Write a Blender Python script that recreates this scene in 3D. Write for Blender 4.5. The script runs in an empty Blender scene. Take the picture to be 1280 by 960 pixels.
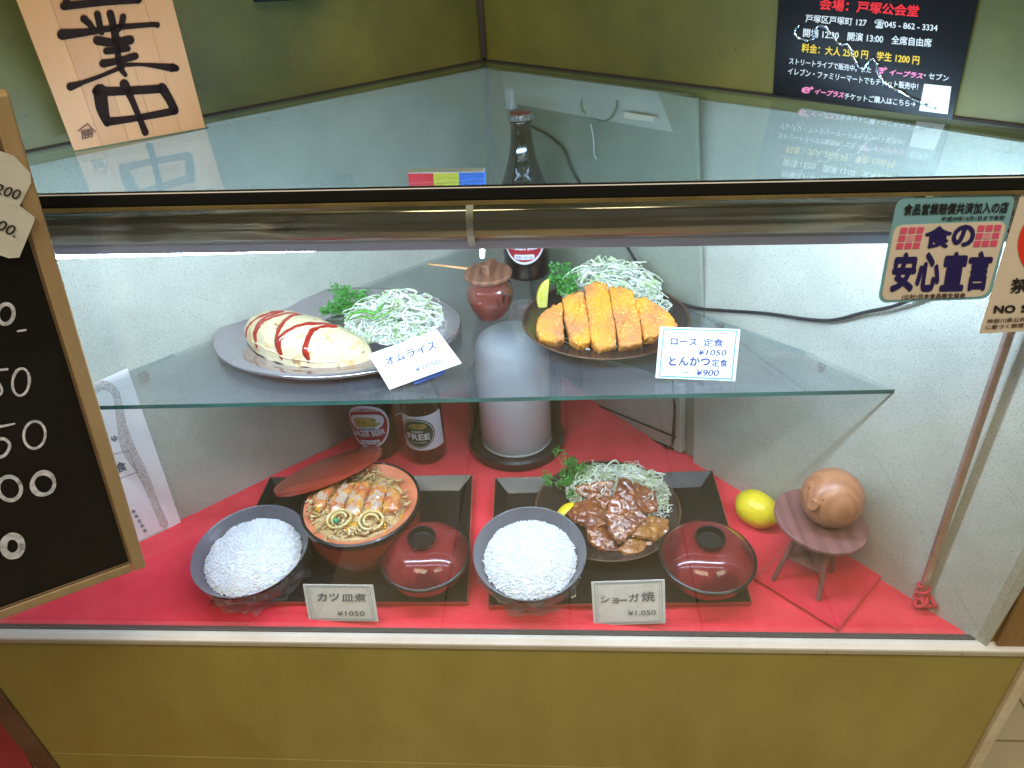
import bpy, math, random
from math import sin, cos, pi, radians, sqrt, atan2
from mathutils import Vector as V, Matrix, noise
random.seed(7)
S = bpy.context.scene
COL = S.collection
# ---------------- camera ----------------
F_PX, TH, ROLL, YAW, CAMZ = 878.0, radians(33.0), radians(-3.8), radians(5.3), 0.65
_c, _s = cos(ROLL), sin(ROLL)
RZ = Matrix.Rotation(YAW, 3, 'Z')
AX = RZ @ V((_c, _s*sin(TH), _s*cos(TH)))
AY = RZ @ V((-_s, _c*sin(TH), _c*cos(TH)))
AF = RZ @ V((0, cos(TH), -sin(TH)))
CAM = V((0, 0, CAMZ))
cd = bpy.data.cameras.new('camera'); cam = bpy.data.objects.new('camera', cd); COL.objects.link(cam)
cd.sensor_width = 36; cd.lens = 36*F_PX/1280; cd.clip_start = .02; cd.clip_end = 60
M = Matrix((AX, AY, -AF)).transposed().to_4x4(); M.translation = CAM
cam.matrix_world = M; S.camera = cam
# ---------------- world, lamps, exposure ----------------
W = bpy.data.worlds.new('World'); S.world = W; W.use_nodes = True
bg = W.node_tree.nodes['Background']; bg.inputs[0].default_value = (.80, .86, .80, 1); bg.inputs[1].default_value = .12
def area(name, loc, target, sx, sy, power, color):
    l = bpy.data.lights.new(name, 'AREA'); l.shape = 'RECTANGLE'; l.size = sx; l.size_y = sy; l.energy = power; l.color = color
    o = bpy.data.objects.new(name, l); COL.objects.link(o); o.location = loc
    o.rotation_euler = (V(target)-V(loc)).to_track_quat('-Z', 'Y').to_euler(); return o
area('ceiling_lamp', (-.5, -.7, 2.3), (-.1, .8, .2), 1.2, .5, 31, (1, .87, .62))
area('ceiling_lamp', (1.2, -.6, 2.2), (.5, .6, -.2), .8, .5, 16, (1, .87, .66))
S.view_settings.view_transform = 'Standard'; S.view_settings.look = 'None'
S.view_settings.exposure = 0.2; S.view_settings.gamma = 1
S.render.engine = 'CYCLES'
S.cycles.use_denoising = True; S.cycles.max_bounces = 12; S.cycles.transparent_max_bounces = 24
S.cycles.transmission_bounces = 10; S.cycles.glossy_bounces = 6; S.cycles.sample_clamp_indirect = 4
LAMP_STRENGTH = 102.0
# ---------------- geometry from the camera ----------------
def ray(u, v):
    x, y = (u-640)/F_PX, -(v-480)/F_PX
    return AF + AX*x + AY*y
def P(u, v, z):
    d = ray(u, v); return CAM + d*((z-CAMZ)/d.z)
def PY(u, v, y):
    d = ray(u, v); return CAM + d*(y/d.y)
def tpx(p):                                     # metres per photo pixel at a point
    return (V(p)-CAM).dot(AF)/F_PX
class Plane:
    def __init__(s, o, n): s.o = V(o); s.n = V(n).normalized()
    def at(s, u, v, lift=0.0):
        d = ray(u, v); t = (s.o-CAM).dot(s.n)/d.dot(s.n)
        p = CAM + d*t
        return p + s.n*lift*(-1 if s.n.dot(d) > 0 else 1)
def plane3(a, b, c):
    n = (V(b)-V(a)).cross(V(c)-V(a)); n.normalize()
    if n.dot(CAM-V(a)) < 0: n.negate()
    return Plane(a, n)
ZT, ZS = 0.494, 0.2386
YF = 0.491
CT = P(606, 76, ZT)                              # corner at the top glass
def xy_cross(p, d, q, e):
    k = d.x*e.y-d.y*e.x; w = q-p; t = (w.x*e.y-w.y*e.x)/k; return p+d*t
LB1, LB2 = P(338, 596, 0), P(-50, 787, 0)
RB1, RB2 = P(918, 604, 0), P(1150, 748, 0)
CB = xy_cross(LB1, LB2-LB1, RB1, RB2-RB1)        # corner at the case floor
LT = P(60, 186, ZT); RT = P(1193, 149, ZT)
def to_y(a, b, y): return a+(b-a)*((y-a.y)/(b.y-a.y))
LTF, RTF = to_y(CT, LT, YF), to_y(CT, RT, YF)
LBF, RBF = to_y(CB, LB2, YF), to_y(CB, RB2, YF)
# ---------------- materials ----------------
def lin(c):
    return tuple((x/12.92 if x <= .04045 else ((x+.055)/1.055)**2.4) for x in [q/255 for q in c])
def mat(name, c1, c2=None, scale=30, rough=.5, metal=0, bump=0, bscale=None, detail=4, coat=0, spec=.5, tex='noise',
        stretch=(1, 1, 1), lo=.35, hi=.65, emit=None, sss=0, sheen=0, speck=None, speck_scale=900, speck_at=.66, wear=0):
    m = bpy.data.materials.new(name); m.use_nodes = True; nt = m.node_tree; N = nt.nodes; L = nt.links
    b = N['Principled BSDF']; b.inputs['Roughness'].default_value = rough; b.inputs['Metallic'].default_value = metal
    b.inputs['Coat Weight'].default_value = coat; b.inputs['Coat Roughness'].default_value = .04
    b.inputs['Specular IOR Level'].default_value = spec
    if sss:
        b.inputs['Subsurface Weight'].default_value = sss; b.inputs['Subsurface Radius'].default_value = (.006, .004, .002)
        b.inputs['Subsurface Scale'].default_value = .5
    if sheen: b.inputs['Sheen Weight'].default_value = sheen; b.inputs['Sheen Roughness'].default_value = .5
    co = N.new('ShaderNodeTexCoord'); mp = N.new('ShaderNodeMapping'); mp.inputs['Scale'].default_value = stretch
    L.new(co.outputs['Object'], mp.inputs[0])
    b.inputs['Base Color'].default_value = (*c1, 1)
    last = None
    if c2 is not None:
        if tex == 'wave':
            t = N.new('ShaderNodeTexWave'); t.inputs['Scale'].default_value = scale; t.inputs['Distortion'].default_value = 5
            t.inputs['Detail'].default_value = 3; t.inputs['Detail Scale'].default_value = 1.5; src = t.outputs['Fac']
        elif tex == 'rings':
            t = N.new('ShaderNodeTexWave'); t.wave_type = 'RINGS'; t.inputs['Scale'].default_value = scale
            t.inputs['Distortion'].default_value = 3; t.inputs['Detail'].default_value = 2; src = t.outputs['Fac']
        elif tex == 'voronoi':
            t = N.new('ShaderNodeTexVoronoi'); t.inputs['Scale'].default_value = scale; src = t.outputs['Distance']
        else:
            t = N.new('ShaderNodeTexNoise'); t.inputs['Scale'].default_value = scale; t.inputs['Detail'].default_value = detail
            t.inputs['Roughness'].default_value = .62; src = t.outputs['Fac']
        L.new(mp.outputs[0], t.inputs['Vector'])
        r = N.new('ShaderNodeValToRGB'); r.color_ramp.elements[0].position = lo; r.color_ramp.elements[1].position = hi
        r.color_ramp.elements[0].color = (*c1, 1); r.color_ramp.elements[1].color = (*c2, 1)
        L.new(src, r.inputs[0]); last = r.outputs[0]
    if speck is not None:
        t = N.new('ShaderNodeTexNoise'); t.inputs['Scale'].default_value = speck_scale; t.inputs['Detail'].default_value = 2
        L.new(mp.outputs[0], t.inputs['Vector'])
        r = N.new('ShaderNodeValToRGB'); r.color_ramp.elements[0].position = speck_at; r.color_ramp.elements[1].position = speck_at+.06
        r.color_ramp.elements[0].color = (0, 0, 0, 1); r.color_ramp.elements[1].color = (1, 1, 1, 1)
        L.new(t.outputs['Fac'], r.inputs[0])
        mx = N.new('ShaderNodeMix'); mx.data_type = 'RGBA'; L.new(r.outputs[0], mx.inputs[0])
        if last: L.new(last, mx.inputs[6])
        else: mx.inputs[6].default_value = (*c1, 1)
        mx.inputs[7].default_value = (*speck, 1); last = mx.outputs[2]
    if last: L.new(last, b.inputs['Base Color'])
    if bump:
        t = N.new('ShaderNodeTexNoise'); t.inputs['Scale'].default_value = bscale or scale*2; t.inputs['Detail'].default_value = 4
        L.new(mp.outputs[0], t.inputs['Vector'])
        bp = N.new('ShaderNodeBump'); bp.inputs['Strength'].default_value = bump; bp.inputs['Distance'].default_value = .002
        L.new(t.outputs['Fac'], bp.inputs['Height']); L.new(bp.outputs[0], b.inputs['Normal'])
    if wear:
        t = N.new('ShaderNodeTexNoise'); t.inputs['Scale'].default_value = 25; t.inputs['Detail'].default_value = 6
        L.new(mp.outputs[0], t.inputs['Vector'])
        mr = N.new('ShaderNodeMapRange'); mr.inputs[1].default_value = .3; mr.inputs[2].default_value = .7
        mr.inputs[3].default_value = max(0, rough-wear); mr.inputs[4].default_value = rough+wear
        L.new(t.outputs['Fac'], mr.inputs[0]); L.new(mr.outputs[0], b.inputs['Roughness'])
    if emit: b.inputs['Emission Color'].default_value = (*emit[0], 1); b.inputs['Emission Strength'].default_value = emit[1]
    return m
def glass(name, tint=(.96, .99, .97), dust=.03, dust_col=(.6, .65, .68), refl=1.0, rough=0.0):
    m = bpy.data.materials.new(name); m.use_nodes = True; nt = m.node_tree; N = nt.nodes; L = nt.links; N.clear()
    out = N.new('ShaderNodeOutputMaterial'); tr = N.new('ShaderNodeBsdfTransparent'); tr.inputs[0].default_value = (*tint, 1)
    gl = N.new('ShaderNodeBsdfGlossy'); gl.inputs['Roughness'].default_value = rough; gl.inputs[0].default_value = (refl, refl, refl, 1)
    geo = N.new('ShaderNodeNewGeometry'); mr = N.new('ShaderNodeMapRange'); mr.inputs[3].default_value = 1.52; mr.inputs[4].default_value = 1/1.52
    L.new(geo.outputs['Backfacing'], mr.inputs[0]); fr = N.new('ShaderNodeFresnel'); L.new(mr.outputs[0], fr.inputs['IOR'])
    mx = N.new('ShaderNodeMixShader'); L.new(fr.outputs[0], mx.inputs[0]); L.new(tr.outputs[0], mx.inputs[1]); L.new(gl.outputs[0], mx.inputs[2])
    df = N.new('ShaderNodeBsdfDiffuse'); df.inputs[0].default_value = (*dust_col, 1)
    co = N.new('ShaderNodeTexCoord'); t = N.new('ShaderNodeTexNoise'); t.inputs['Scale'].default_value = 9; t.inputs['Detail'].default_value = 8
    L.new(co.outputs['Object'], t.inputs['Vector'])
    r2 = N.new('ShaderNodeMapRange'); r2.inputs[1].default_value = .35; r2.inputs[2].default_value = .7
    r2.inputs[3].default_value = dust*.6; r2.inputs[4].default_value = dust*1.3; L.new(t.outputs['Fac'], r2.inputs[0])
    m2 = N.new('ShaderNodeMixShader'); L.new(r2.outputs[0], m2.inputs[0]); L.new(mx.outputs[0], m2.inputs[1]); L.new(df.outputs[0], m2.inputs[2])
    L.new(m2.outputs[0], out.inputs[0]); return m
MT = {}
MT['olive_wall'] = mat('olive_wall', (.064, .066, .012), (.140, .125, .022), 4, .45, bump=.06, bscale=60, speck=(.045, .045, .014), speck_scale=260, speck_at=.70, detail=8, lo=.38, hi=.64)
MT['olive_panel'] = mat('olive_panel', (.32, .262, .060), (.40, .335, .082), 7, .5, bump=.35, bscale=240, wear=.1, speck=(.19, .145, .03), speck_scale=420, speck_at=.70, detail=9, stretch=(1, 1, .45))
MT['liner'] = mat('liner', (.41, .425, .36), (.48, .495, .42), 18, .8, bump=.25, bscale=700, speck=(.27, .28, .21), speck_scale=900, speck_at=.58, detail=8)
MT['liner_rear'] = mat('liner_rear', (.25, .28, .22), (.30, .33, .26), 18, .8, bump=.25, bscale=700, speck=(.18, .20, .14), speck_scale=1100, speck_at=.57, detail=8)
MT['felt'] = mat('felt', (.72, .020, .042), (.84, .040, .070), 24, .95, bump=.8, bscale=700, sheen=.25, spec=.1, detail=9, speck=(.78, .16, .18), speck_scale=420, speck_at=.70)
MT['felt2'] = mat('felt2', (.62, .016, .042), (.72, .026, .060), 50, .95, bump=.5, bscale=900, sheen=.25, spec=.1)
MT['alu'] = mat('alu', (.88, .87, .88), (.80, .78, .76), 20, .38, 0, bump=.05, wear=.1, speck=(.3, .22, .15), speck_scale=90, speck_at=.76)
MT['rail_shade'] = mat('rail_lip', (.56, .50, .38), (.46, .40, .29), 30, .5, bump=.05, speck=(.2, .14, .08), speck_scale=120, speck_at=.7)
MT['black'] = mat('black_rubber', (.008, .008, .008), rough=.6, spec=.2)
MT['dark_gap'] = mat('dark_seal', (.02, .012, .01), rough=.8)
MT['gold'] = mat('gold_lip', (.34, .25, .10), (.22, .16, .06), 30, .35, .5, wear=.1)
MT['bronze'] = mat('bronze', (.44, .37, .27), (.34, .28, .20), 8, .15, .95)
MT['band'] = mat('band', (.55, .50, .38), rough=.5)
MT['lilac'] = mat('lilac', (.52, .48, .54), rough=.35, metal=.3)
MT['brown_post'] = mat('brown_post', (.33, .19, .065), (.24, .13, .045), 20, .5, bump=.2, stretch=(6, 6, .6), wear=.1)
MT['dark_wood'] = mat('dark_wood', (.12, .07, .035), (.18, .11, .06), 20, .5)
MT['cream_trim'] = mat('cream_trim', (.74, .66, .50), (.60, .50, .34), 25, .5, speck=(.12, .09, .06), speck_scale=80, speck_at=.7)
MT['glass_top'] = glass('glass_top', (.75, .82, .83), .028, (.26, .34, .40), .8, .02)
MT['glass_front'] = glass('glass_front', (.985, .995, .99), .007, (.5, .5, .5))
MT['glass_shelf'] = glass('glass_shelf', (.94, .97, .97), .065, (.36, .42, .50), 1.0, .03)
MT['glass_edge'] = mat('glass_edge', (.015, .085, .075), (.03, .15, .13), 12, .08, spec=.8, stretch=(1, 8, 8))
MT['pale_edge'] = glass('pale_edge', (.80, .90, .92), .10, (.5, .6, .62), 1.0, .1)
MT['clear'] = glass('clear_film', (.93, .93, .95), .16, (.45, .42, .45), 1.0, .12)
MT['pine'] = mat('pine', (.43, .190, .058), (.36, .15, .045), 5, .5, bump=.1, stretch=(3, 3, .6), speck=(.35, .2, .1), speck_scale=90, speck_at=.74)
MT['pine2'] = mat('pine2', (.40, .175, .052), (.46, .21, .068), 5, .5, bump=.1, stretch=(3, 3, .6), speck=(.35, .2, .1), speck_scale=90, speck_at=.74)
MT['ink'] = mat('ink', (.016, .008, .006), rough=.85, spec=.1)
MT['burn'] = mat('burn', (.10, .035, .012), rough=.7)
MT['board_frame'] = mat('board_frame', (.42, .29, .15), (.33, .22, .11), 18, .45, bump=.1, stretch=(4, 4, .8), wear=.1, lo=.3, hi=.75)
MT['board'] = mat('board', (.006, .006, .005), (.011, .010, .009), 15, .5, spec=.2)
MT['chalk'] = mat('chalk', (.75, .76, .80), (.32, .33, .36), 160, .9, lo=.4, hi=.72)
MT['paper'] = mat('paper', (.80, .80, .80), (.74, .74, .74), 40, .7)
MT['paper_warm'] = mat('paper_warm', (.72, .70, .64), (.64, .62, .56), 60, .7, speck=(.4, .36, .3), speck_scale=300, speck_at=.74)
MT['paper_cream'] = mat('paper_cream', (.72, .64, .50), rough=.6)
MT['orn'] = mat('ornament_ink', (.42, .38, .36), (.62, .58, .56), 420, .8, lo=.42, hi=.58)
MT['blue_ink'] = mat('blue_ink', (.02, .045, .22), rough=.6)
MT['gray_ink'] = mat('gray_ink', (.10, .12, .16), rough=.6)
MT['pencil'] = mat('pencil_ink', (.28, .32, .38), rough=.6)
MT['teal_line'] = mat('teal_line', (.06, .30, .48), rough=.6)
MT['black_ink'] = mat('black_ink', (.015, .015, .015), rough=.6)
MT['poster'] = mat('poster', (.008, .008, .009), rough=.22, spec=.25)
MT['glint'] = mat('glint_gloss', (.65, .80, 1.0), rough=.2, metal=1.0)  # blue-white metal that imitates reflected light on the poster
MT['sleeve'] = glass('sleeve_plastic', (.98, .98, .98), .01, (.5, .5, .5), 1.0, .03)
MT['p_red'] = mat('print_red', (.75, .015, .02), rough=.3); MT['p_white'] = mat('print_white', (.72, .74, .74), rough=.3)
MT['p_yellow'] = mat('print_yellow', (.80, .52, .03), rough=.3); MT['p_pink'] = mat('print_pink', (.85, .22, .42), rough=.3)
MT['s_blue'] = mat('sticker_blue', (.20, .42, .50), rough=.4); MT['s_cream'] = mat('sticker_cream', (.72, .62, .52), rough=.45)
MT['s_navy'] = mat('sticker_navy', (.018, .012, .11), rough=.45); MT['s_pink'] = mat('sticker_pink', (.72, .10, .20), rough=.45)
MT['s_pale'] = mat('sticker_pale_pink', (.74, .30, .36), rough=.45); MT['s_red'] = mat('sticker_red', (.80, .04, .02), rough=.4)
MT['s_brown'] = mat('sticker_brown', (.09, .05, .03), rough=.5)
MT['steel'] = mat('steel', (.62, .57, .63), (.58, .53, .59), 9, .17, .92)
MT['plate_dark'] = mat('plate_dark', (.028, .019, .018), (.040, .028, .025), 12, .25, coat=.2, spec=.3)
MT['plate_rim'] = mat('plate_rim', (.12, .062, .035), (.07, .04, .025), 30, .3)
MT['lacq_black'] = mat('lacquer_black', (.008, .008, .008), (.014, .014, .013), 40, .30, coat=.12, spec=.3, bump=.04, bscale=800)
MT['lacq_lip'] = mat('lacquer_lip', (.40, .065, .045), (.30, .05, .035), 30, .35, coat=.3)
MT['lacq_red'] = mat('lacquer_red', (.17, .017, .020), (.085, .009, .012), 34, .14, coat=.35, spec=.2, tex='rings', stretch=(1, .35, .3))
MT['lacq_bowl'] = mat('lacquer_bowl', (.17, .014, .014), (.13, .010, .012), 20, .2, coat=.4)
MT['oke_red'] = mat('oke_red', (.33, .048, .024), (.26, .034, .018), 15, .26, coat=.3)
MT['oke_in'] = mat('oke_inside', (.62, .20, .10), (.56, .17, .085), 20, .4)
MT['rice_bowl'] = mat('rice_bowl_inside', (.13, .135, .155), (.09, .092, .11), 14, .3, coat=.35)
MT['rice_bowl_out'] = mat('rice_bowl_outside', (.06, .04, .04), (.035, .028, .03), 20, .3, coat=.4)
MT['rice'] = mat('rice', (.95, .95, .95), (.92, .93, .93), 120, .4, sss=.5)
MT['omelette'] = mat('omelette', (.68, .57, .34), (.62, .34, .09), 42, .36, lo=.56, hi=.68, bump=.9, bscale=110, coat=.3, speck=(.36, .22, .09), speck_scale=75, speck_at=.655, sss=.1)
MT['ketchup'] = mat('ketchup', (.36, .018, .009), (.26, .013, .008), 60, .12, coat=.8)
MT['cabbage'] = mat('cabbage', (.82, .85, .76), (.42, .60, .22), 60, .35, sss=.2, lo=.45, hi=.68)
MT['pepper'] = mat('pepper', (.10, .36, .035), (.05, .22, .02), 60, .22, coat=.4)
MT['parsley'] = mat('parsley', (.045, .22, .03), (.09, .36, .06), 90, .5)
MT['katsu'] = mat('katsu', (.80, .31, .022), (.48, .19, .065), 30, .6, bump=1.0, bscale=420, lo=.40, hi=.62, speck=(.86, .46, .12), speck_scale=380, speck_at=.60, detail=8)
MT['lemon'] = mat('lemon', (.80, .66, .02), (.74, .58, .02), 30, .35, bump=.35, bscale=420, coat=.15)
MT['lemon_flesh'] = mat('lemon_flesh', (.62, .60, .06), (.75, .72, .20), 80, .25, coat=.6)
MT['pith'] = mat('pith', (.80, .78, .55), rough=.5)
MT['pork'] = mat('pork', (.30, .095, .026), (.14, .034, .012), 50, .18, coat=.9, bump=.9, bscale=170, lo=.35, hi=.65, speck=(.42, .19, .05), speck_scale=110, speck_at=.63)
MT['pork_l'] = mat('pork_light', (.42, .19, .05), (.22, .075, .02), 60, .18, coat=.8, bump=.5, bscale=230, lo=.35, hi=.7)
MT['egg'] = mat('egg', (.60, .44, .20), (.34, .22, .10), 130, .22, coat=.7, bump=.6, bscale=200, speck=(.70, .40, .04), speck_scale=60, speck_at=.6)
MT['cutlet'] = mat('egg_cutlet', (.46, .13, .045), (.60, .32, .07), 60, .2, coat=.8, bump=.8, bscale=150, lo=.42, hi=.6, speck=(.46, .34, .25), speck_scale=75, speck_at=.49)
MT['onion'] = mat('onion', (.62, .55, .32), (.58, .40, .10), 110, .2, coat=.6)
MT['pea'] = mat('pea', (.03, .28, .14), rough=.3)
MT['jar'] = mat('jar_glaze', (.17, .040, .028), (.11, .028, .02), 25, .14, coat=.8)
MT['jar_drip'] = mat('jar_drip', (.015, .012, .01), rough=.2, coat=.6)
MT['jar_lid'] = mat('jar_lid', (.24, .11, .065), (.16, .07, .04), 25, .55, tex='wave', bump=.2)
MT['stick'] = mat('stick', (.66, .36, .16), rough=.5)
MT['bottle'] = mat('bottle_glass', (.022, .010, .008), (.012, .007, .006), 20, .07, coat=.6, spec=.7)
MT['cap'] = mat('bottle_cap', (.45, .42, .44), rough=.3, metal=.8)
MT['cap_top'] = mat('bottle_cap_top', (.35, .02, .03), rough=.35)
MT['l_white'] = mat('label_white', (.74, .76, .84), rough=.45); MT['l_red'] = mat('label_red', (.34, .02, .03), rough=.4)
MT['l_green'] = mat('label_green', (.018, .07, .03), rough=.4); MT['l_gold'] = mat('label_gold', (.52, .40, .10), (.28, .24, .06), 120, .4)
MT['frost'] = mat('frosted_white', (.84, .85, .90), (.76, .77, .83), 6, .35, sss=.1)
MT['stand_black'] = mat('stand_black', (.012, .012, .013), rough=.3, coat=.2)
MT['stool'] = mat('stool_wood', (.23, .095, .088), (.18, .072, .066), 18, .55, tex='wave', stretch=(1, .3, 1), speck=(.5, .45, .42), speck_scale=160, speck_at=.74)
MT['pig'] = mat('pig_wood', (.40, .175, .085), (.34, .14, .065), 75, .4, tex='rings', coat=.12, stretch=(1, 1, .4))
MT['cord'] = mat('cord', (.012, .015, .018), rough=.4)
MT['cord_g'] = mat('cord_green', (.03, .045, .035), rough=.5)
MT['white_pl'] = mat('white_plastic', (.62, .62, .60), rough=.4)
MT['tape'] = mat('tape', (.70, .62, .48), rough=.5)
MT['wire'] = mat('wire_green', (.16, .22, .15), rough=.5)
MT['rod'] = mat('rod_metal', (.56, .40, .36), (.46, .31, .27), 30, .22, .75, wear=.08)
MT['knot'] = mat('knot', (.58, .025, .045), rough=.9)
MT['toy_red'] = mat('stripe_red', (.55, .02, .04), rough=.4); MT['toy_yel'] = mat('stripe_yellow', (.50, .46, .04), rough=.4)
MT['toy_blu'] = mat('stripe_blue', (.03, .14, .55), rough=.4)
MT['tube'] = mat('lamp_tube', (.9, .9, .9), rough=.4, emit=((.58, .75, 1.0), LAMP_STRENGTH))
MT['tile'] = mat('tile', (.80, .66, .42), (.70, .56, .33), 5, .16, coat=.3, wear=.05)
MT['grout'] = mat('grout', (.34, .28, .17), rough=.8)
MT['mat_red'] = mat('mat_red', (.50, .05, .045), (.42, .04, .035), 30, .8, bump=.3)
MT['pin'] = glass('pin_plastic', (.8, .78, .75), .15, (.5, .45, .4), 1.0, .1)
MT['rust'] = mat('rust', (.30, .12, .04), rough=.8)
# ---------------- mesh helpers ----------------
class MB:
    def __init__(s): s.v = []; s.f = []; s.m = []
    def add(s, vs, fs, mi=0):
        o = len(s.v); s.v += [V(v) for v in vs]; s.f += [tuple(i+o for i in f) for f in fs]; s.m += [mi]*len(fs); return s
    def box(s, c, ax, ay, az, mi=0):        # half axes as vectors
        c = V(c); ax, ay, az = V(ax), V(ay), V(az)
        vs = [c+ax*i+ay*j+az*k for k in (-1, 1) for j in (-1, 1) for i in (-1, 1)]
        return s.add(vs, [(0, 2, 3, 1), (4, 5, 7, 6), (0, 1, 5, 4), (2, 6, 7, 3), (0, 4, 6, 2), (1, 3, 7, 5)], mi)
    def slab(s, poly, nrm, th, mi=0):       # polygon extruded against its normal
        n = len(poly); nrm = V(nrm)
        vs = [V(p) for p in poly]+[V(p)-nrm*th for p in poly]
        fs = [tuple(range(n)), tuple(range(2*n-1, n-1, -1))]+[(i, i+n, (i+1) % n+n, (i+1) % n) for i in range(n)]
        return s.add(vs, fs, mi)
    def poly(s, pts, mi=0): return s.add(pts, [tuple(range(len(pts)))], mi)
    def lathe(s, prof, o, z=(0, 0, 1), seg=40, sx=1, sy=1, mi=0, x=None, jit=0):
        z = V(z).normalized(); x = V(x) if x else (V((1, 0, 0)) if abs(z.x) < .9 else V((0, 1, 0)))
        x = (x-z*x.dot(z)).normalized(); y = z.cross(x); o = V(o); vs = []; fs = []
        n = len(prof)
        for i in range(seg):
            a = 2*pi*i/seg
            for r, h in prof:
                rr = r*(1+jit*noise.noise(V((cos(a)*3, sin(a)*3, h*60)))) if jit else r
                vs.append(o+x*(cos(a)*rr*sx)+y*(sin(a)*rr*sy)+z*h)
        for i in range(seg):
            j = (i+1) % seg
            for k in range(n-1): fs.append((i*n+k, j*n+k, j*n+k+1, i*n+k+1))
        return s.add(vs, fs, mi)
    def tube(s, pts, r, seg=6, mi=0, cap=True, closed=False, flat=1.0):
        pts = [V(p) for p in pts]; n = len(pts)
        if n < 2: return s
        rs = r if isinstance(r, (list, tuple)) else [r]*n
        up = V((.13, .21, .97)); vs = []; fs = []
        for i, p in enumerate(pts):
            t = (pts[(i+1) % n] if closed else pts[min(i+1, n-1)])-(pts[i-1] if (closed or i > 0) else pts[0])
            if t.length < 1e-9: t = V((1, 0, 0))
            t.normalize(); a = up-t*up.dot(t)
            if a.length < .05: a = V((1, 0, 0))-t*t.x
            a.normalize(); b = t.cross(a); up = a
            for k in range(seg):
                q = 2*pi*k/seg; vs.append(p+(a*cos(q)*flat+b*sin(q))*rs[i])
        for i in range(n if closed else n-1):
            j = (i+1) % n
            for k in range(seg): l = (k+1) % seg; fs.append((i*seg+k, i*seg+l, j*seg+l, j*seg+k))
        if cap and not closed: fs.append(tuple(range(seg-1, -1, -1))); fs.append(tuple((n-1)*seg+k for k in range(seg)))
        return s.add(vs, fs, mi)
    def ball(s, c, r, seg=12, rings=8, ax=None, mi=0):
        prof = [(r*sin(pi*i/rings), -r*cos(pi*i/rings)) for i in range(rings+1)]
        prof[0] = (1e-5, -r); prof[-1] = (1e-5, r)
        return s.lathe(prof, c, ax or (0, 0, 1), seg, mi=mi)
    def build(s, name, m, parent=None, smooth=False, bevel=0, **kw):
        me = bpy.data.meshes.new(name); off = parent['_o'] if parent is not None and '_o' in parent else (0, 0, 0)
        off = V(off)
        if parent is None:
            c = sum(s.v, V())/max(1, len(s.v)); off = V((c.x, c.y, min(v.z for v in s.v)))
        me.from_pydata([v-off for v in s.v], [], s.f)
        for q in (m if isinstance(m, list) else [m]): me.materials.append(MT[q])
        if isinstance(m, list):
            for p, i in zip(me.polygons, s.m): p.material_index = i
        if smooth:
            for p in me.polygons: p.use_smooth = True
        me.validate()
        o = bpy.data.objects.new(name, me); COL.objects.link(o)
        if parent is not None:
            o.parent = parent; o['_o'] = tuple(off)
        else: o.location = off; o['_o'] = tuple(off)
        if smooth == 'auto':
            try: me.set_sharp_from_angle(angle=radians(40))
            except Exception: pass
        if bevel:
            b = o.modifiers.new('bevel', 'BEVEL'); b.width = bevel; b.segments = 2; b.limit_method = 'ANGLE'
        for k, v in kw.items(): o[k] = v
        return o
def thing(name, loc, label, cat, group=None):
    o = bpy.data.objects.new(name, None); COL.objects.link(o); o.location = loc; o.empty_display_size = .02
    o['_o'] = tuple(loc); o['label'] = label; o['category'] = cat
    if group: o['group'] = group
    return o
def tag(o, label, cat, group=None):
    o['label'] = label; o['category'] = cat
    if group: o['group'] = group
    return o
_glyph = {}
def text_mesh(body, bold=0):
    k = (body, bold)
    if k in _glyph: return _glyph[k]
    cu = bpy.data.curves.new('t', 'FONT'); cu.body = body; cu.size = 1; cu.resolution_u = 3; cu.offset = 0.0
    o = bpy.data.objects.new('t', cu); COL.objects.link(o)
    dg = bpy.context.evaluated_depsgraph_get(); dg.update()
    me = bpy.data.meshes.new_from_object(o.evaluated_get(dg))
    vs = [v.co.copy() for v in me.vertices]; fs = [tuple(p.vertices) for p in me.polygons]
    bpy.data.objects.remove(o); bpy.data.meshes.remove(me)
    if bold:                                     # a heavier face: the same outline struck several times a hair apart
        V0, F0 = list(vs), list(fs); n = len(V0); vs, fs = [], []
        for q, (dx, dy) in enumerate(((0, 0), (bold, 0), (-bold, 0), (0, bold), (0, -bold), (.7*bold, .7*bold), (-.7*bold, -.7*bold), (.7*bold, -.7*bold), (-.7*bold, .7*bold))):
            vs += [V((v.x+dx, v.y+dy, q*.004)) for v in V0]; fs += [tuple(i+q*n for i in f) for f in F0]
    x0 = min(v.x for v in vs); x1 = max(v.x for v in vs)
    y0 = min(v.y for v in vs); y1 = max(v.y for v in vs)
    r = ([((v.x-x0)/(x1-x0), (v.y-y0)/max(1e-6, y1-y0), v.z) for v in vs], fs); _glyph[k] = r; return r
def text(mb, body, pl, a, b, h, slant=0.0, bold=0, lift=.0004, mi=0):
    """body printed on plane pl between photo points a (lower left) and b (lower right), h pixels tall"""
    vs, fs = text_mesh(body, bold); dx, dy = b[0]-a[0], b[1]-a[1]; l = sqrt(dx*dx+dy*dy); nx, ny = dy/l, -dx/l
    out = [pl.at(a[0]+dx*s+nx*h*t+slant*t, a[1]+dy*s+ny*h*t, lift+z*.006) for s, t, z in vs]
    mb.add(out, fs, mi)
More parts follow.
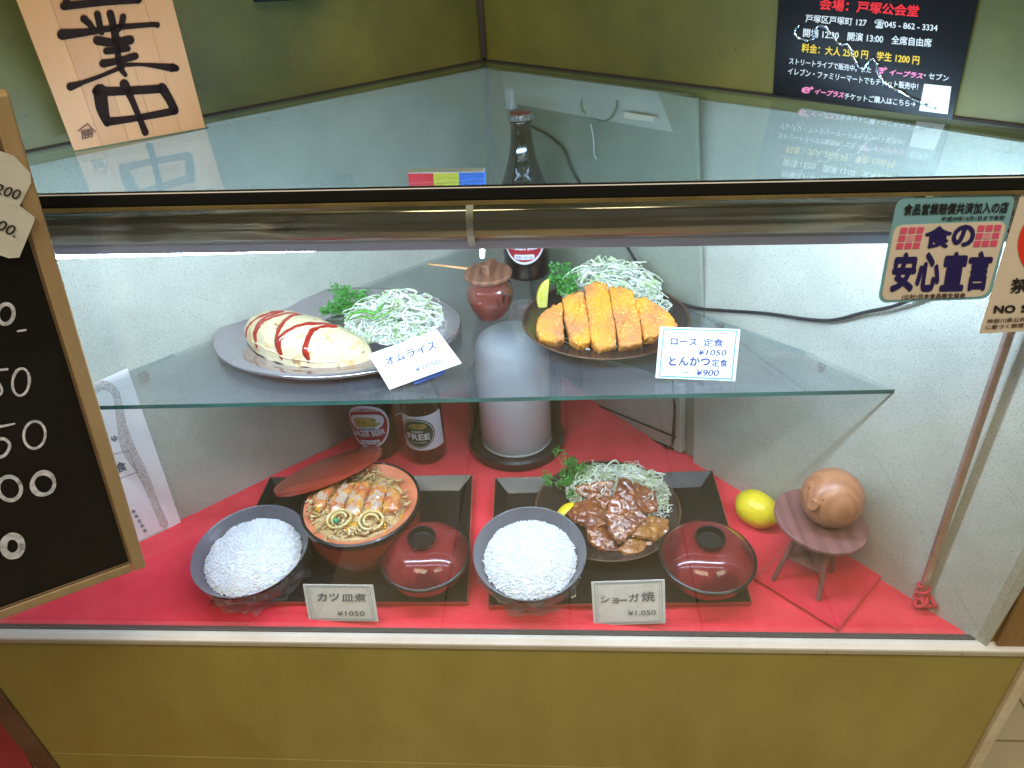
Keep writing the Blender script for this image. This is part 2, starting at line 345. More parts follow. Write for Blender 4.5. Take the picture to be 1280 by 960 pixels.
def stroke(mb, pl, pts, w, lift=.0005, mi=0, sub=6):
    """brush stroke through photo points on plane pl; w = widths in pixels"""
    n = len(pts); ws = w if isinstance(w, (list, tuple)) else [w]*n
    P2 = []
    for i in range(n-1):
        p0, p1, p2, p3 = pts[max(0, i-1)], pts[i], pts[i+1], pts[min(n-1, i+2)]
        for k in range(sub):
            t = k/sub
            f = [.5*((2*p1[q])+(-p0[q]+p2[q])*t+(2*p0[q]-5*p1[q]+4*p2[q]-p3[q])*t*t+(-p0[q]+3*p1[q]-3*p2[q]+p3[q])*t**3) for q in (0, 1)]
            P2.append((f[0], f[1], ws[i]*(1-t)+ws[i+1]*t))
    P2.append((*pts[-1], ws[-1]))
    L, R = [], []
    for i, (x, y, ww) in enumerate(P2):
        a = P2[max(0, i-1)]; b = P2[min(len(P2)-1, i+1)]; dx, dy = b[0]-a[0], b[1]-a[1]; l = sqrt(dx*dx+dy*dy) or 1
        nx, ny = -dy/l*ww/2, dx/l*ww/2; L.append((x+nx, y+ny)); R.append((x-nx, y-ny))
    def capp(x, y, ww, ang): return [(x+cos(ang+pi*(k/6))*ww/2, y+sin(ang+pi*(k/6))*ww/2) for k in range(1, 6)]
    vs = [pl.at(*p, lift) for p in L]+[pl.at(*p, lift) for p in R]; m = len(L)
    fs = [(i, i+1, m+i+1, m+i) for i in range(m-1)]
    mb.add(vs, fs, mi)
    for (x, y, ww) in (P2[0], P2[-1]):
        mb.poly([pl.at(x+cos(q*pi/5)*ww/2, y+sin(q*pi/5)*ww/2, lift+.00005) for q in range(10)], mi)
def ringpts(cx, cy, rx, ry, n=14, tilt=0):
    return [(cx+cos(2*pi*k/n)*rx*cos(tilt)-sin(2*pi*k/n)*ry*sin(tilt), cy+cos(2*pi*k/n)*rx*sin(tilt)+sin(2*pi*k/n)*ry*cos(tilt)) for k in range(n+1)]
def roundquad(c, r, k=5):
    """rounded quad in photo pixels, corners c, radius r"""
    out = []; n = len(c)
    for i in range(n):
        p = V((*c[i], 0)); a = (V((*c[i-1], 0))-p).normalized()*r; b = (V((*c[(i+1) % n], 0))-p).normalized()*r
        for q in range(k+1):
            t = q/k; out.append(tuple(((p+a)*(1-t)**2+p*2*t*(1-t)+(p+b)*t*t)[:2]))
    return out
#=========================== SETTING ===========================
ZFL = -.72
def wall(name, a, b, z0, z1, m, back=.05):
    d = (b-a); n = V((0, 0, 1)).cross(d).normalized()
    if n.dot(CAM-a) < 0: n.negate()
    q = [V((a.x, a.y, z0)), V((b.x, b.y, z0)), V((b.x, b.y, z1)), V((a.x, a.y, z1))]
    return MB().slab(q, n, back).build(name, m, kind='structure'), Plane(a, n)
dl, dr = (LT-CT).normalized(), (RT-CT).normalized()
wl, PWL = wall('wall_left', CT, CT+dl*1.6, ZT-.012, 2.4, 'olive_wall')
wr, PWR = wall('wall_right', CT, CT+dr*1.5, ZT-.012, 2.4, 'olive_wall')
# dark strip down the corner and dark bead along the wall base
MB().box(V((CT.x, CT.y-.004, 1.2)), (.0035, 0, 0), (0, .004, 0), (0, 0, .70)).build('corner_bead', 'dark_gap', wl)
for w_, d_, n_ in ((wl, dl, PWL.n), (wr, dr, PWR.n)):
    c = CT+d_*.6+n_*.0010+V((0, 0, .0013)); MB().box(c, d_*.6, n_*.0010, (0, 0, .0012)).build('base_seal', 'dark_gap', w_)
g = MB(); g.box((0, -.6, ZFL-.03), (3, 0, 0), (0, 2.5, 0), (0, 0, .027)); fl = g.build('floor', 'grout', kind='structure')
tile = None
for i in range(-2, 8):
    for j in range(-2, 6):
        c = V((.15+i*.302, -.55+j*.302, ZFL))
        if tile is None: tile = MB().box(c, (.149, 0, 0), (0, .149, 0), (0, 0, .004)).build('tile', 'tile', fl, bevel=.0015); t0 = c
        else:
            o = tile.copy(); COL.objects.link(o); o.location = c-t0
#=========================== DISPLAY CASE ===========================
case = thing('display_case', (-.1, YF, ZFL), 'olive corner display case with glass top, glass front and red felt floor', 'display case')
# glass top
tg = [CT+V((0, .012, 0)), to_y(CT, LT, YF-.003)-V((.012, 0, 0)), to_y(CT, RT, YF-.003)+V((.012, 0, 0))]
MB().slab([p+V((0, 0, .000)) for p in tg], (0, 0, 1), .005).build('top_glass', 'glass_top', case)
# front glass
xL, xR = LBF.x-.10, RTF.x+.02
XP = PY(1241, 788, YF).x                         # where the brown end post starts
MB().box(V(((xL+XP)/2, YF, (ZT-.008)/2)), ((XP-xL)/2, 0, 0), (0, .0025, 0), (0, 0, (ZT-.010)/2)).build('front_glass', 'glass_front', case)
# top frame: follows the photo's slight fall to the left
def fr(u, v): return PY(u, v, YF-.005)
def strip(name, m, v0l, v0r, v1l, v1r, y0, y1, bevel=.0008, par=case):
    a, b, c, d = PY(-60, v0l, y0), PY(1340, v0r, y0), PY(1340, v1r, y0), PY(-60, v1l, y0)
    return MB().slab([d, c, b, a], (0, -1, 0), y1-y0).build(name, m, par, bevel=bevel)
strip('edge_highlight', 'alu', 246.6, 220.1, 247.6, 221.2, YF-.0066, YF-.0052)  # pale strip standing in for the highlight on the top glass's front edge
strip('top_frame', 'black', 248, 221.5, 262, 235.5, YF-.006, YF+.003)
strip('frame_lip', 'gold', 262.6, 236, 269, 242, YF-.005, YF+.008)
# bottom rail
fa, fb = P(0, 786.5, 0), P(1240, 792.5, 0)
zr = 0.0
yr = YF
rail = MB().box(V(((xL+XP+.07)/2, YF-.0040, -.0020)), ((XP+.075-xL)/2, 0, 0), (0, .0066, 0), (0, 0, .0020)).build('bottom_rail', 'alu', case, bevel=.001)
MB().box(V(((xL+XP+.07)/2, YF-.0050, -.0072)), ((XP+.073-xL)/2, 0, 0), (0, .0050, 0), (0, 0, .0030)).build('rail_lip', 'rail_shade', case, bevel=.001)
MB().box(V(((xL+XP)/2, YF+.0052, .0012)), ((XP-xL)/2, 0, 0), (0, .0024, 0), (0, 0, .0012)).build('glass_seal', 'dark_gap', case)
# end post at the right of the glass
post = MB().box(V((XP+.035, YF+.012, (ZT-.02)/2)), (.035, 0, 0), (0, .012, 0), (0, 0, (ZT-.02)/2)).build('end_post', 'brown_post', case, bevel=.0015)
MB().box(V((XP+.030, YF-.0035, .055)), (.024, 0, 0), (0, .003, 0), (0, 0, .054)).build('post_block', 'brown_post', case, bevel=.002)
# base
xb1 = PY(1283, 822, YF-.006).x; xb0 = PY(8, 872, YF-.006).x
MB().box(V(((xb0+xb1)/2, YF+.007, -.085)), ((xb1-xb0)/2, 0, 0), (0, .012, 0), (0, 0, .0645)).build('base_panel', 'olive_panel', case, bevel=.0008)
zj = PY(640, 951, YF).z
base = [o for o in case.children if o.name.startswith('base_panel')][0]
# the joint: a second board below a recessed line
bpy.data.objects.remove(base)
ztp = -.0106
MB().box(V(((xb0+xb1)/2, YF+.007, (ztp+zj)/2)), ((xb1-xb0)/2, 0, 0), (0, .012, 0), (0, 0, (ztp-zj)/2)).build('base_panel', 'olive_panel', case, bevel=.0008)
MB().box(V(((xb0+xb1)/2, YF+.007, (zj-.0018+ZFL)/2)), ((xb1-xb0)/2, 0, 0), (0, .012, 0), (0, 0, (zj-.0018-ZFL)/2)).build('plinth_panel', 'olive_panel', case, bevel=.0008)
MB().box(V(((xb0+xb1)/2, YF+.03, zj)), ((xb1-xb0)/2, 0, 0), (0, .011, 0), (0, 0, .006)).build('joint_backing', 'dark_gap', case)
MB().box(V((xb1+.0065, YF+.004, (ztp+ZFL)/2)), (.006, 0, 0), (0, .014, 0), (0, 0, (ztp-ZFL)/2)).build('corner_trim', 'cream_trim', case, bevel=.001)
MB().box(V((xb0-.016, YF+.004, (ztp+ZFL)/2)), (.0155, 0, 0), (0, .013, 0), (0, 0, (ztp-ZFL)/2)).build('corner_trim', 'dark_wood', case, bevel=.001)
# case floor board
MB().slab([V((LBF.x, YF+.008, -.003)), V((RBF.x, YF+.008, -.003)), V((CB.x, CB.y, -.003))], (0, 0, 1), .012).build('floor_board', 'brown_post', case)
# liners (boards that follow the walls)
def board(name, a0, b0, b1, a1, m='liner', th=.006, out=0.0, par=case, bevel=.0006):
    n = (b0-a0).cross((a1+b1)/2-a0).normalized()
    if n.dot(CAM-a0) < 0: n.negate()
    a1 = a1-n*((a1-a0).dot(n)); b1 = b1-n*((b1-a0).dot(n))
    q = [p+n*out for p in (a0, b0, b1, a1)]
    return MB().slab(q, n, th).build(name, m, par, bevel=bevel), Plane(a0+n*out, n)
ZB1 = ZT-.007
up = V((0, 0, -.007))
lp, PLL = board('liner_panel', LBF, CB, CT+up, LTF+up)
# right side: rear board, and a nearer board standing proud from u=876
def rbot(u): return P(u, 604+(u-918)*.62, 0)
pa = PY(0, 0, 1)
rb_split = xy_cross(CB, RBF-CB, V((0, 0, 0)), P(866, 560, 0).xy.to_3d()) if False else None
tA = 0.30
Bs = P(872, 575, 0); tA = (Bs-CB).length/(RBF-CB).length
Ts = P(880, 104, ZT); tT = (Ts-CT).length/(RTF-CT).length
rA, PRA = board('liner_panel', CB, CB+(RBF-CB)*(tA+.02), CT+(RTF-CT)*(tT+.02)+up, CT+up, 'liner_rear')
rB, PRB = board('liner_panel', CB+(RBF-CB)*tA, RBF, RTF+up, CT+(RTF-CT)*tT+up, out=.009, th=.008)
# recess frame boards near the corner: a corner strip and a header
c0 = CT+dr*.0; cs = .048
board('corner_strip', CB+(RBF-CB).normalized()*.001, CB+(RBF-CB).normalized()*cs, CT+dr*cs+up, CT+dr*.001+up, out=.010, th=.009)
board('header_strip', CT+dr*(cs+.001)+V((0, 0, -.048)), CT+dr*((RTF-CT).length*tT-.001)+V((0, 0, -.048)), CT+dr*((RTF-CT).length*tT-.001)+up, CT+dr*(cs+.001)+up, out=.011, th=.009)
g = MB(); ea, eb = CB+(RBF-CB)*tA, CT+(RTF-CT)*tT+up
for k in range(46):
    q = (k+random.random())/46
    if random.random() < .6: p = ea+(eb-ea)*q+PRB.n*.0005+(RBF-CB).normalized()*random.uniform(-.0004, .0012); g.tube([p, p+(eb-ea)*random.uniform(.004, .014), p+(eb-ea)*.018+V((.0004, 0, 0))], random.uniform(.0004, .0009), 5)
g.build('edge_glints', 'white_pl', case, kind='stuff')  # added white bits standing in for broken glints along the board edge
# dark vent box low on the rear board, under the shelf
vb = [PRA.at(735, 440), PRA.at(858, 478), PRA.at(858, 562), PRA.at(735, 506)]
MB().slab([p+PRA.n*.012 for p in vb], PRA.n, .011).build('vent_board', 'liner', case, bevel=.001)
g = MB()
for a, b in (((742, 497), (852, 541)), ((745, 512), (850, 556)), ((852, 500), (848, 548))):
    g.tube([PRA.at(*a, .0135), PRA.at(*b, .0135)], .0014, 5)
g.build('vent_groove', 'black', case)
# glass shelf
sh = [P(44, 509, ZS), P(1137, 486.5, ZS), P(603, 293, ZS)]
nsh = V((0, 0, 1))
g = MB(); n3 = len(sh)
shelf = MB().add([sh[0], sh[1], sh[2], sh[0]-nsh*.005, sh[1]-nsh*.005, sh[2]-nsh*.005], [(0, 1, 2), (5, 4, 3)]).build('glass_shelf', 'glass_shelf', case)
for i in range(3):
    a, b = sh[i], sh[(i+1) % 3]
    MB().add([a, b, b-nsh*.005, a-nsh*.005], [(0, 3, 2, 1)]).build('glass_edge', 'glass_edge' if i == 0 else 'pale_edge', shelf)
for (u, v) in ((178, 466), (1030, 453), (900, 405), (511, 336)):
    p = P(u, v, ZS-.0056); b_ = MB(); b_.lathe([(.0001, 0), (.0055, -.0002), (.006, -.004), (.0045, -.011), (.0001, -.012)], p, seg=14)
    b_.build('shelf_pin', 'pin', case, smooth=True)
#=========================== LAMP ===========================
YT = YF+.036
la, lb = PY(-40, 285.5, YT), PY(1330, 262, YT)
lamp = thing('fluorescent_lamp', ((la+lb)/2), 'long bronze fluorescent lamp housing mounted under the top frame inside the glass', 'lamp')
ld = (lb-la).normalized(); Lz = V((0, 0, 1)); Lz = (Lz-ld*Lz.dot(ld)).normalized(); Ly = Lz.cross(ld).normalized()   # Ly: away/back?
if Ly.y < 0: Ly = -Ly
R = .0145
prof = []
for k in range(61):
    a = radians(60+k*(215/60)); q = 1+.040*sin(k*.33+.6)+.012*sin(k*.9+1); prof.append((cos(a)*R*q, sin(a)*R*1.12*q))          # back-top round the front to below
g = MB(); vs = []
for p in (la, lb):
    for (cy_, cz_) in prof: vs.append(p+Ly*cy_+Lz*cz_)
n = len(prof); g.add(vs, [(k, k+1, n+k+1, n+k) for k in range(n-1)])
o = g.build('reflector', 'bronze', lamp, smooth=True); sm = o.modifiers.new('solid', 'SOLIDIFY'); sm.thickness = .0009; sm.offset = 0
# lilac lower shield
pa_, pb_ = la-Lz*(R*1.12+.0035)-Ly*.002, lb-Lz*(R*1.12+.0035)-Ly*.002
MB().box((pa_+pb_)/2, (pb_-pa_)/2, Ly*.0012, Lz*.0036).build('lower_shield', 'lilac', lamp, bevel=.0004)
# tube (the thing that gives the light)
ta, tb = PY(40, 312, YT+.012), PY(1300, 281, YT+.012)
ta, tb = la+ld*.02-Lz*.0250+Ly*.010, lb-ld*.02-Lz*.0145+Ly*.012
g = MB(); g.tube([ta, tb], .0068, 14); g.build('lamp_tube', 'tube', lamp, smooth='auto')
for q, s_ in ((ta, -1), (tb, 1)): MB().tube([q+ld*s_*.001, q+ld*s_*.014], .0078, 12).build('tube_cap', 'white_pl', lamp)
q = PY(590, 272, YT); q = la+ld*((q-la).dot(ld))
g = MB(); ring = [(q+Ly*(cos(2*pi*k/20)*(R+.0015))+Lz*(sin(2*pi*k/20)*(R*1.12+.0018)-.001)) for k in range(21)]
vs = []
for p in ring: vs += [p-ld*.0028, p+ld*.0028]
g.add(vs, [(2*k, 2*k+1, 2*k+3, 2*k+2) for k in range(20)]); o = g.build('clear_band', 'band', lamp); sm = o.modifiers.new('s', 'SOLIDIFY'); sm.thickness = .001
q2 = PY(1149, 262, YT); q2 = la+ld*((q2-la).dot(ld)); g = MB(); vs = []
for k in range(21):
    p = q2+Ly*(cos(2*pi*k/20)*(R+.0015))+Lz*(sin(2*pi*k/20)*(R*1.12+.0018)-.001); vs += [p-ld*.0028, p+ld*.0028]
g.add(vs, [(2*k, 2*k+1, 2*k+3, 2*k+2) for k in range(20)]); o = g.build('clear_band', 'band', lamp); sm = o.modifiers.new('s', 'SOLIDIFY'); sm.thickness = .001
# striped box lying on the lamp housing
yb = YT+.018
a, b, c, d = PY(511, 232, yb), PY(606, 230.5, yb), PY(605, 215.5, yb), PY(510, 217, yb)
a.z = b.z = min(a.z, b.z)-.003
bx = thing('striped_box', (a+b)/2, 'small box striped red, yellow and blue on the lamp housing beside the bottle neck', 'box')
for k, mn in enumerate(('toy_red', 'toy_yel', 'toy_blu')):
    e0, e1 = a+(b-a)*(k/3), a+(b-a)*((k+1)/3); f0, f1 = d+(c-d)*(k/3), d+(c-d)*((k+1)/3)
    MB().slab([e0, e1, f1, f0], (0, -1, 0), .010).build('stripe', mn, bx)
MB().slab([d+V((0, .0102, .0006)), d+V((0, 0, .0006)), c+V((0, 0, .0006)), c+V((0, .0102, .0006))], (0, 0, 1), .0005).build('top_face', 'white_pl', bx)
# white hook hanging from the lamp
q = PY(606, 300, YT+.03)
g = MB(); pts = [PY(603, 262, YT+.03), PY(606, 298, YT+.03), PY(606, 306, YT+.03), PY(603, 308, YT+.03), PY(603, 322, YT+.03)]
for i, (wd, hh) in enumerate(((.0025, 0),)): g.tube(pts, [.0022, .0032, .0034, .0024, .0020], 6)
tag(g.build('plastic_hook', 'white_pl', smooth=False), 'white plastic hook hanging from the lamp above the brown jar', 'hook')
#=========================== FELT ===========================
def felt_sheet():
    g = MB(); N1 = 110; pts = {}; fs = []
    A, B, C = V((LBF.x+.006, YF+.0078, 0)), V((RBF.x-.006, YF+.0078, 0)), CB+V((0, -.006, 0))
    idx = {}; vs = []
    for i in range(N1+1):
        for j in range(N1+1-i):
            u_, v_ = i/N1, j/N1; p = A*(1-u_-v_)+B*u_+C*v_
            # front edge rolls over, one crease where two widths meet
            h = .0026*noise.noise(p*12)+.0014*noise.noise(V((p.x*70, p.y*25, 1)))
            cx = p.x-P(614, 790, 0).x
            h -= .0022*math.exp(-(cx/.0025)**2)*(1 if p.y < YF+.09 else math.exp(-((p.y-YF-.09)/.05)**2))
            e = (p.y-YF-.0078); h -= .0025*math.exp(-(e/.004)**2)
            idx[i, j] = len(vs); vs.append(V((p.x, p.y, .0012+h)))
    for i in range(N1):
        for j in range(N1-i):
            fs.append((idx[i, j], idx[i+1, j], idx[i, j+1]))
            if i+j < N1-1: fs.append((idx[i+1, j], idx[i+1, j+1], idx[i, j+1]))
    g.add(vs, fs)
    # hem hanging in front
    return g.build('felt_cloth', 'felt', smooth=True)
tag(felt_sheet(), 'bright red felt covering the floor of the display case', 'cloth')
FZ = .0016
def felt_patch(px, z, name, label):
    c = [P(u, v, z) for u, v in px]; n = 14; vs = []; fs = []
    for i in range(n+1):
        for j in range(n+1):
            a = c[0]*(1-i/n)+c[1]*(i/n); b = c[3]*(1-i/n)+c[2]*(i/n); p = a*(1-j/n)+b*(j/n)
            vs.append(V((p.x+.0015*noise.noise(p*60), p.y+.0015*noise.noise(p*60+V((5, 0, 0))), z+.0007*noise.noise(p*30))))
    for i in range(n):
        for j in range(n): k = i*(n+1)+j; fs.append((k, k+n+1, k+n+2, k+1))
    o = MB().add(vs, fs).build(name, 'felt2', smooth=True); sm = o.modifiers.new('s', 'SOLIDIFY'); sm.thickness = .0018; sm.offset = -1
    return tag(o, label, 'cloth')
felt_patch([(1048, 787), (1107, 714), (1010, 650), (943, 722)], .0062, 'felt_square', 'square of red felt laid diagonally under the small stool')
# ======================= TRAYS ============================
def tray(px, label):
    BL, BR, TR, TL = [P(u, v, .010) for u, v in px]
    ctr = (BL+BR+TR+TL)/4; t = thing('serving_tray', V((ctr.x, ctr.y, .0025)), label, 'tray', 'black lacquer trays holding set meals')
    inn = [p+(ctr-p)*0 for p in (BL, BR, TR, TL)]
    ex = (BR-BL).normalized(); ey = (TL-BL).normalized(); w = .017; wf = .004
    flr = [BL+ex*w*.6+ey*wf, BR-ex*w*.6+ey*wf, TR-ex*w-ey*w, TL+ex*w-ey*w]
    flr = [V((p.x, p.y, .0068)) for p in flr]
    rim = [V((p.x, p.y, z)) for p, z in ((BL, .0095), (BR, .0095), (TR, .0205), (TL, .0205))]
    lip = [p+(p-ctr).normalized()*.0016 for p in rim]
    out = [V((p.x, p.y, .0026)) for p in [q+(ctr-q).normalized()*.0005 for q in rim]]
    g = MB(); vs = flr+rim; g.add(vs, [(0, 1, 2, 3)]+[(i, 4+i, 4+(i+1) % 4, (i+1) % 4) for i in range(4)])
    g.build('tray_inside', 'lacq_black', t, bevel=.0008)
    g = MB(); g.add(rim+lip+[p-V((0, 0, .0015)) for p in lip]+out, [(i, 4+i, 4+(i+1) % 4, (i+1) % 4) for i in range(4)]+[(4+i, 8+i, 8+(i+1) % 4, 4+(i+1) % 4) for i in range(4)]+[(8+i, 12+i, 12+(i+1) % 4, 8+(i+1) % 4) for i in range(4)]+[(15, 14, 13, 12)])
    g.build('tray_shell', 'lacq_lip', t)
    return t
tray([(263, 752), (584, 752), (591, 601), (340, 604)], 'black lacquer tray at the left holding the egg-topped cutlet bowl and rice')
tray([(611, 756), (939, 752), (889, 596), (620, 605)], 'black lacquer tray at the right holding the glazed pork plate and rice')
ZTR = .0072
# ======================= RICE BOWLS ============================
def rice_bowl(u, v, wpx, tilt, label, twist=0):
    zc = .052; c = P(u, v, zc); r = wpx/2*tpx(c); base = V((c.x, c.y, ZTR))
    ax = V((sin(twist)*tilt, -cos(twist)*tilt, 1)).normalized()
    b = c-ax*.044
    t = thing('rice_bowl', V((b.x, b.y, ZTR)), label, 'rice bowl', 'dark bowls heaped with white rice')
    k = r/.063
    prof = [(.0001, .003), (.020*k, .003), (.022*k, 0), (.024*k, .0), (.026*k, .006), (.042*k, .015), (.055*k, .030), (.0625*k, .044), (.063*k, .0445)]
    g = MB(); g.lathe(prof, b, ax, 56); g.build('bowl_outside', 'rice_bowl_out', t, smooth=True)
    prof = [(.063*k, .0446), (.0622*k, .0447), (.0615*k, .0438), (.054*k, .0305), (.041*k, .017), (.0001, .010)]
    g = MB(); g.lathe(prof, b, ax, 56); g.build('bowl_inside', 'rice_bowl', t, smooth=True)
    # rice heap: a dome of single grains
    x = (V((1, 0, 0))-ax*ax.x).normalized(); y = ax.cross(x); R_ = .0515*k
    def dome(a, rr):
        q = rr/R_; h = .034+.0185*(1-q**2.3)+.0026*noise.noise(V((cos(a)*rr*70, sin(a)*rr*70, u)))-max(0, q-.92)*.05
        return b+x*(cos(a)*rr)+y*(sin(a)*rr)+ax*h
    g = MB(); vs = []; fs = []; NR, NA = 22, 60
    for i in range(NR+1):
        for j in range(NA): 
            a = 2*pi*j/NA; e = 1+.035*noise.noise(V((cos(a)*4, sin(a)*4, u*.1)))
            vs.append(dome(a, R_*max(.002, i/NR)*e)-ax*.0004+V((random.uniform(-1, 1), random.uniform(-1, 1), random.uniform(-1, 1)))*.0003)
    for i in range(NR):
        for j in range(NA): l = (j+1) % NA; fs.append((i*NA+j, (i+1)*NA+j, (i+1)*NA+l, i*NA+l))
    g.add(vs, fs)
    n = 0
    for k2 in range(2600):
        a = random.uniform(0, 2*pi); rr = R_*sqrt(random.random())*(1+.03*random.random()); p = dome(a, rr)-ax*.0004
        d = V((random.gauss(0, 1), random.gauss(0, 1), random.gauss(0, .25))).normalized(); L_ = random.uniform(.0022, .0030)
        g.tube([p-d*L_, p-d*L_*.6, p+d*L_*.6, p+d*L_], [.0004, .0008, .0008, .0004], 5)
    g.build('rice', 'rice', t, smooth=True, kind='stuff')
    # cling film gathered below the bowl
    g = MB(); vs = []; fs = []; NA = 48
    for i in range(7):
        for j in range(NA):
            a = 2*pi*j/NA; q = V((cos(a)*5, sin(a)*5, i*.8+u)); e = noise.noise(q)
            rr = (.0622, .0605, .057, .052, .050, .053, .056)[i]*k; hh = (.040, .029, .018, .010, .005, .0035, .003)[i]
            rr *= 1+(.06+.07*i/3)*e+.07*noise.noise(q*3); hh += .004*noise.noise(q*2)*(i > 1)
            vs.append(b+x*cos(a)*rr+y*sin(a)*rr+ax*max(hh, .0016))
    for i in range(6):
        for j in range(NA): l = (j+1) % NA; fs.append((i*NA+j, (i+1)*NA+j, (i+1)*NA+l, i*NA+l))
    g.add(vs, fs); g.build('plastic_wrap', 'clear', t)
    return t
rice_bowl(313, 686, 144, .10, 'dark bowl of white rice at the left, in front of the egg-topped cutlet bowl', twist=0)
rice_bowl(662, 689, 142, .13, 'dark bowl of white rice in front of the glazed pork plate, beside the shoga card', twist=.1)
# ======================= SOUP BOWLS ============================
def soup_bowl(u, v, wpx, label):
    zc = .046; c = P(u, v, zc); r = wpx/2*tpx(c); ax = V((0, -.05, 1)).normalized(); b = c-ax*.0385
    b = V((b.x, b.y, ZTR+.0004))
    t = thing('soup_bowl', b, label, 'soup bowl', 'red lacquer soup bowls with lids'); k = r/.056
    g = MB(); g.lathe([(.0001, .004), (.024*k, .004), (.026*k, 0), (.028*k, 0), (.029*k, .006), (.044*k, .014), (.0525*k, .026), (.0545*k, .038)], b, ax, 56); g.build('bowl', 'lacq_bowl', t, smooth=True)
    g = MB(); g.lathe([(.0535*k, .036), (.0562*k, .0372), (.057*k, .0385), (.0562*k, .0398), (.0535*k, .0405)], b, ax, 56); g.build('lid_rim', 'lacq_black', t, smooth=True)
    g = MB(); g.lathe([(.0538*k, .0402), (.050*k, .0455), (.042*k, .0525), (.032*k, .0580), (.020*k, .0610), (.0001, .062)], b, ax, 56); lid = g.build('lid', 'lacq_red', t, smooth=True)
    g = MB(); g.lathe([(.0140*k, .0600), (.0150*k, .0625), (.0170*k, .0690), (.0176*k, .0702), (.0172*k, .0709), (.0160*k, .0706), (.0148*k, .0660), (.0140*k, .0638), (.0001, .0636)], b, ax, 44); g.build('knob', 'lacq_black', lid, smooth='auto')
soup_bowl(531, 694, 112, 'red lidded soup bowl at the right end of the left tray')
soup_bowl(884, 695, 118, 'red lidded soup bowl at the right end of the right tray')
# ======================= OKE (egg-topped cutlet bowl) ============================
zc = .078; c = P(449, 627, zc); r = 74*tpx(c); ax = V((0, -.03, 1)).normalized(); b = V((c.x+.002, c.y+.002, ZTR))
t = thing('cutlet_bowl', b, 'deep red tub of egg-topped cutlet strips on the left tray', 'bowl')
hh = zc-ZTR
g = MB(); g.lathe([(.0001, .003), (r*.70, .003), (r*.80, 0), (r*.84, .001), (r*.95, hh*.55), (r*.97, hh*.9)], b, ax, 64); g.build('bowl', 'oke_red', t, smooth=True)
g = MB(); g.lathe([(r*.965, hh*.90), (r*1.0, hh*.90), (r*1.005, hh), (r*.975, hh+.001), (r*.955, hh)], b, ax, 64); g.build('bowl_rim', 'lacq_black', t, smooth='auto')
g = MB(); g.lathe([(r*.955, hh+.0002), (r*.91, hh-.001), (r*.80, hh-.006), (r*.62, hh-.018), (.0001, hh-.02)], b, ax, 64); g.build('bowl_inside', 'oke_in', t, smooth=True)
x = (V((1, 0, 0))-ax*ax.x).normalized(); y = ax.cross(x)
ec = P(447, 629, zc+.0025); er = r*.80
vs = []; fs = []; NR, NA = 26, 72
for i in range(NR+1):
    for j in range(NA):
        a = 2*pi*j/NA; q = i/NR; rr = er*max(.002, q)*(1+.03*noise.noise(V((cos(a)*5, sin(a)*5, 3))))
        h = -.006+.007*(1-q**3)+.0028*noise.noise(V((cos(a)*rr*120, sin(a)*rr*120, 1)))+.0012*noise.noise(V((cos(a)*rr*400, sin(a)*rr*400, 1)))
        if i == NR: h -= .006
        vs.append(ec+x*cos(a)*rr+y*sin(a)*rr+ax*h)
for i in range(NR):
    for j in range(NA): l = (j+1) % NA; fs.append((i*NA+j, (i+1)*NA+j, (i+1)*NA+l, i*NA+l))
MB().add(vs, fs).build('egg_topping', 'egg', t, smooth=True)
def slabpiece(g, px, pl, th, dome=.0025, n=7, amp=.0012, fq=160, bend=None, seed=0, mi=0):
    """thick lumpy slice whose upper outline is the photo polygon px on plane pl (rounded edges, real thickness)"""
    pts = [pl.at(u, v) for u, v in px]; m = []
    for i in range(len(pts)):                                     # densify outline
        a, b = pts[i], pts[(i+1) % len(pts)]; k = max(1, int((b-a).length/.0020))
        for q in range(k): m.append(a+(b-a)*(q/k))
    c = sum(m, V())/len(m); N_ = pl.n; rings = []
    def nz(p): return amp*noise.noise(p*fq+V((seed, 0, 0)))+amp*.6*noise.noise(p*fq*2.7+V((0, seed, 0)))
    prof = [(.02, dome), (.15, dome), (.28, dome*.97), (.4, dome*.92), (.52, dome*.85), (.63, dome*.75), (.73, dome*.62), (.82, dome*.45), (.89, dome*.25), (.945, dome*.0), (.985, -.0012), (1.0, -.004), (1.0, -th*.7), (.97, -th*.93), (.9, -th)]
    vs = []; fs = []; L_ = len(m)
    for s_, h in prof:
        for p in m:
            q = c+(p-c)*s_; w = nz(q+N_*h)
            if bend: h2 = h+bend(q)
            else: h2 = h
            out = (p-c).normalized()*w*(1 if s_ > .9 else 0)
            vs.append(q+N_*(h2+w)+out)
    for i in range(len(prof)-1):
        for j in range(L_): l = (j+1) % L_; fs.append((i*L_+j, (i+1)*L_+j, (i+1)*L_+l, i*L_+l))
    fs.append(tuple(range(L_))); fs.append(tuple((len(prof)-1)*L_+k for k in range(L_-1, -1, -1)))
    g.add(vs, fs, mi)
for i_, px in enumerate(([(393, 634), (391, 625), (398, 614), (409, 606), (419, 604), (418, 612), (410, 624), (406, 635)],
        [(412, 641), (410, 630), (418, 616), (428, 604), (442, 602), (441, 612), (432, 627), (429, 641)],
        [(431, 645), (431, 632), (438, 614), (446, 601), (462, 600), (462, 611), (455, 627), (451, 644)],
        [(453, 645), (456, 630), (462, 612), (467, 602), (482, 603), (484, 613), (478, 628), (475, 643)],
        [(477, 641), (480, 626), (485, 612), (492, 608), (501, 616), (501, 626), (497, 637)])):
    pl_ = Plane(P(px[0][0], px[0][1], zc+.0055), V((.05*(2-i_), -.10, 1))); g = MB()
    slabpiece(g, px, pl_, .010, .0045, amp=.0016, fq=190, seed=i_*7.7); g.build('cutlet_strip', 'cutlet', t, smooth=True)
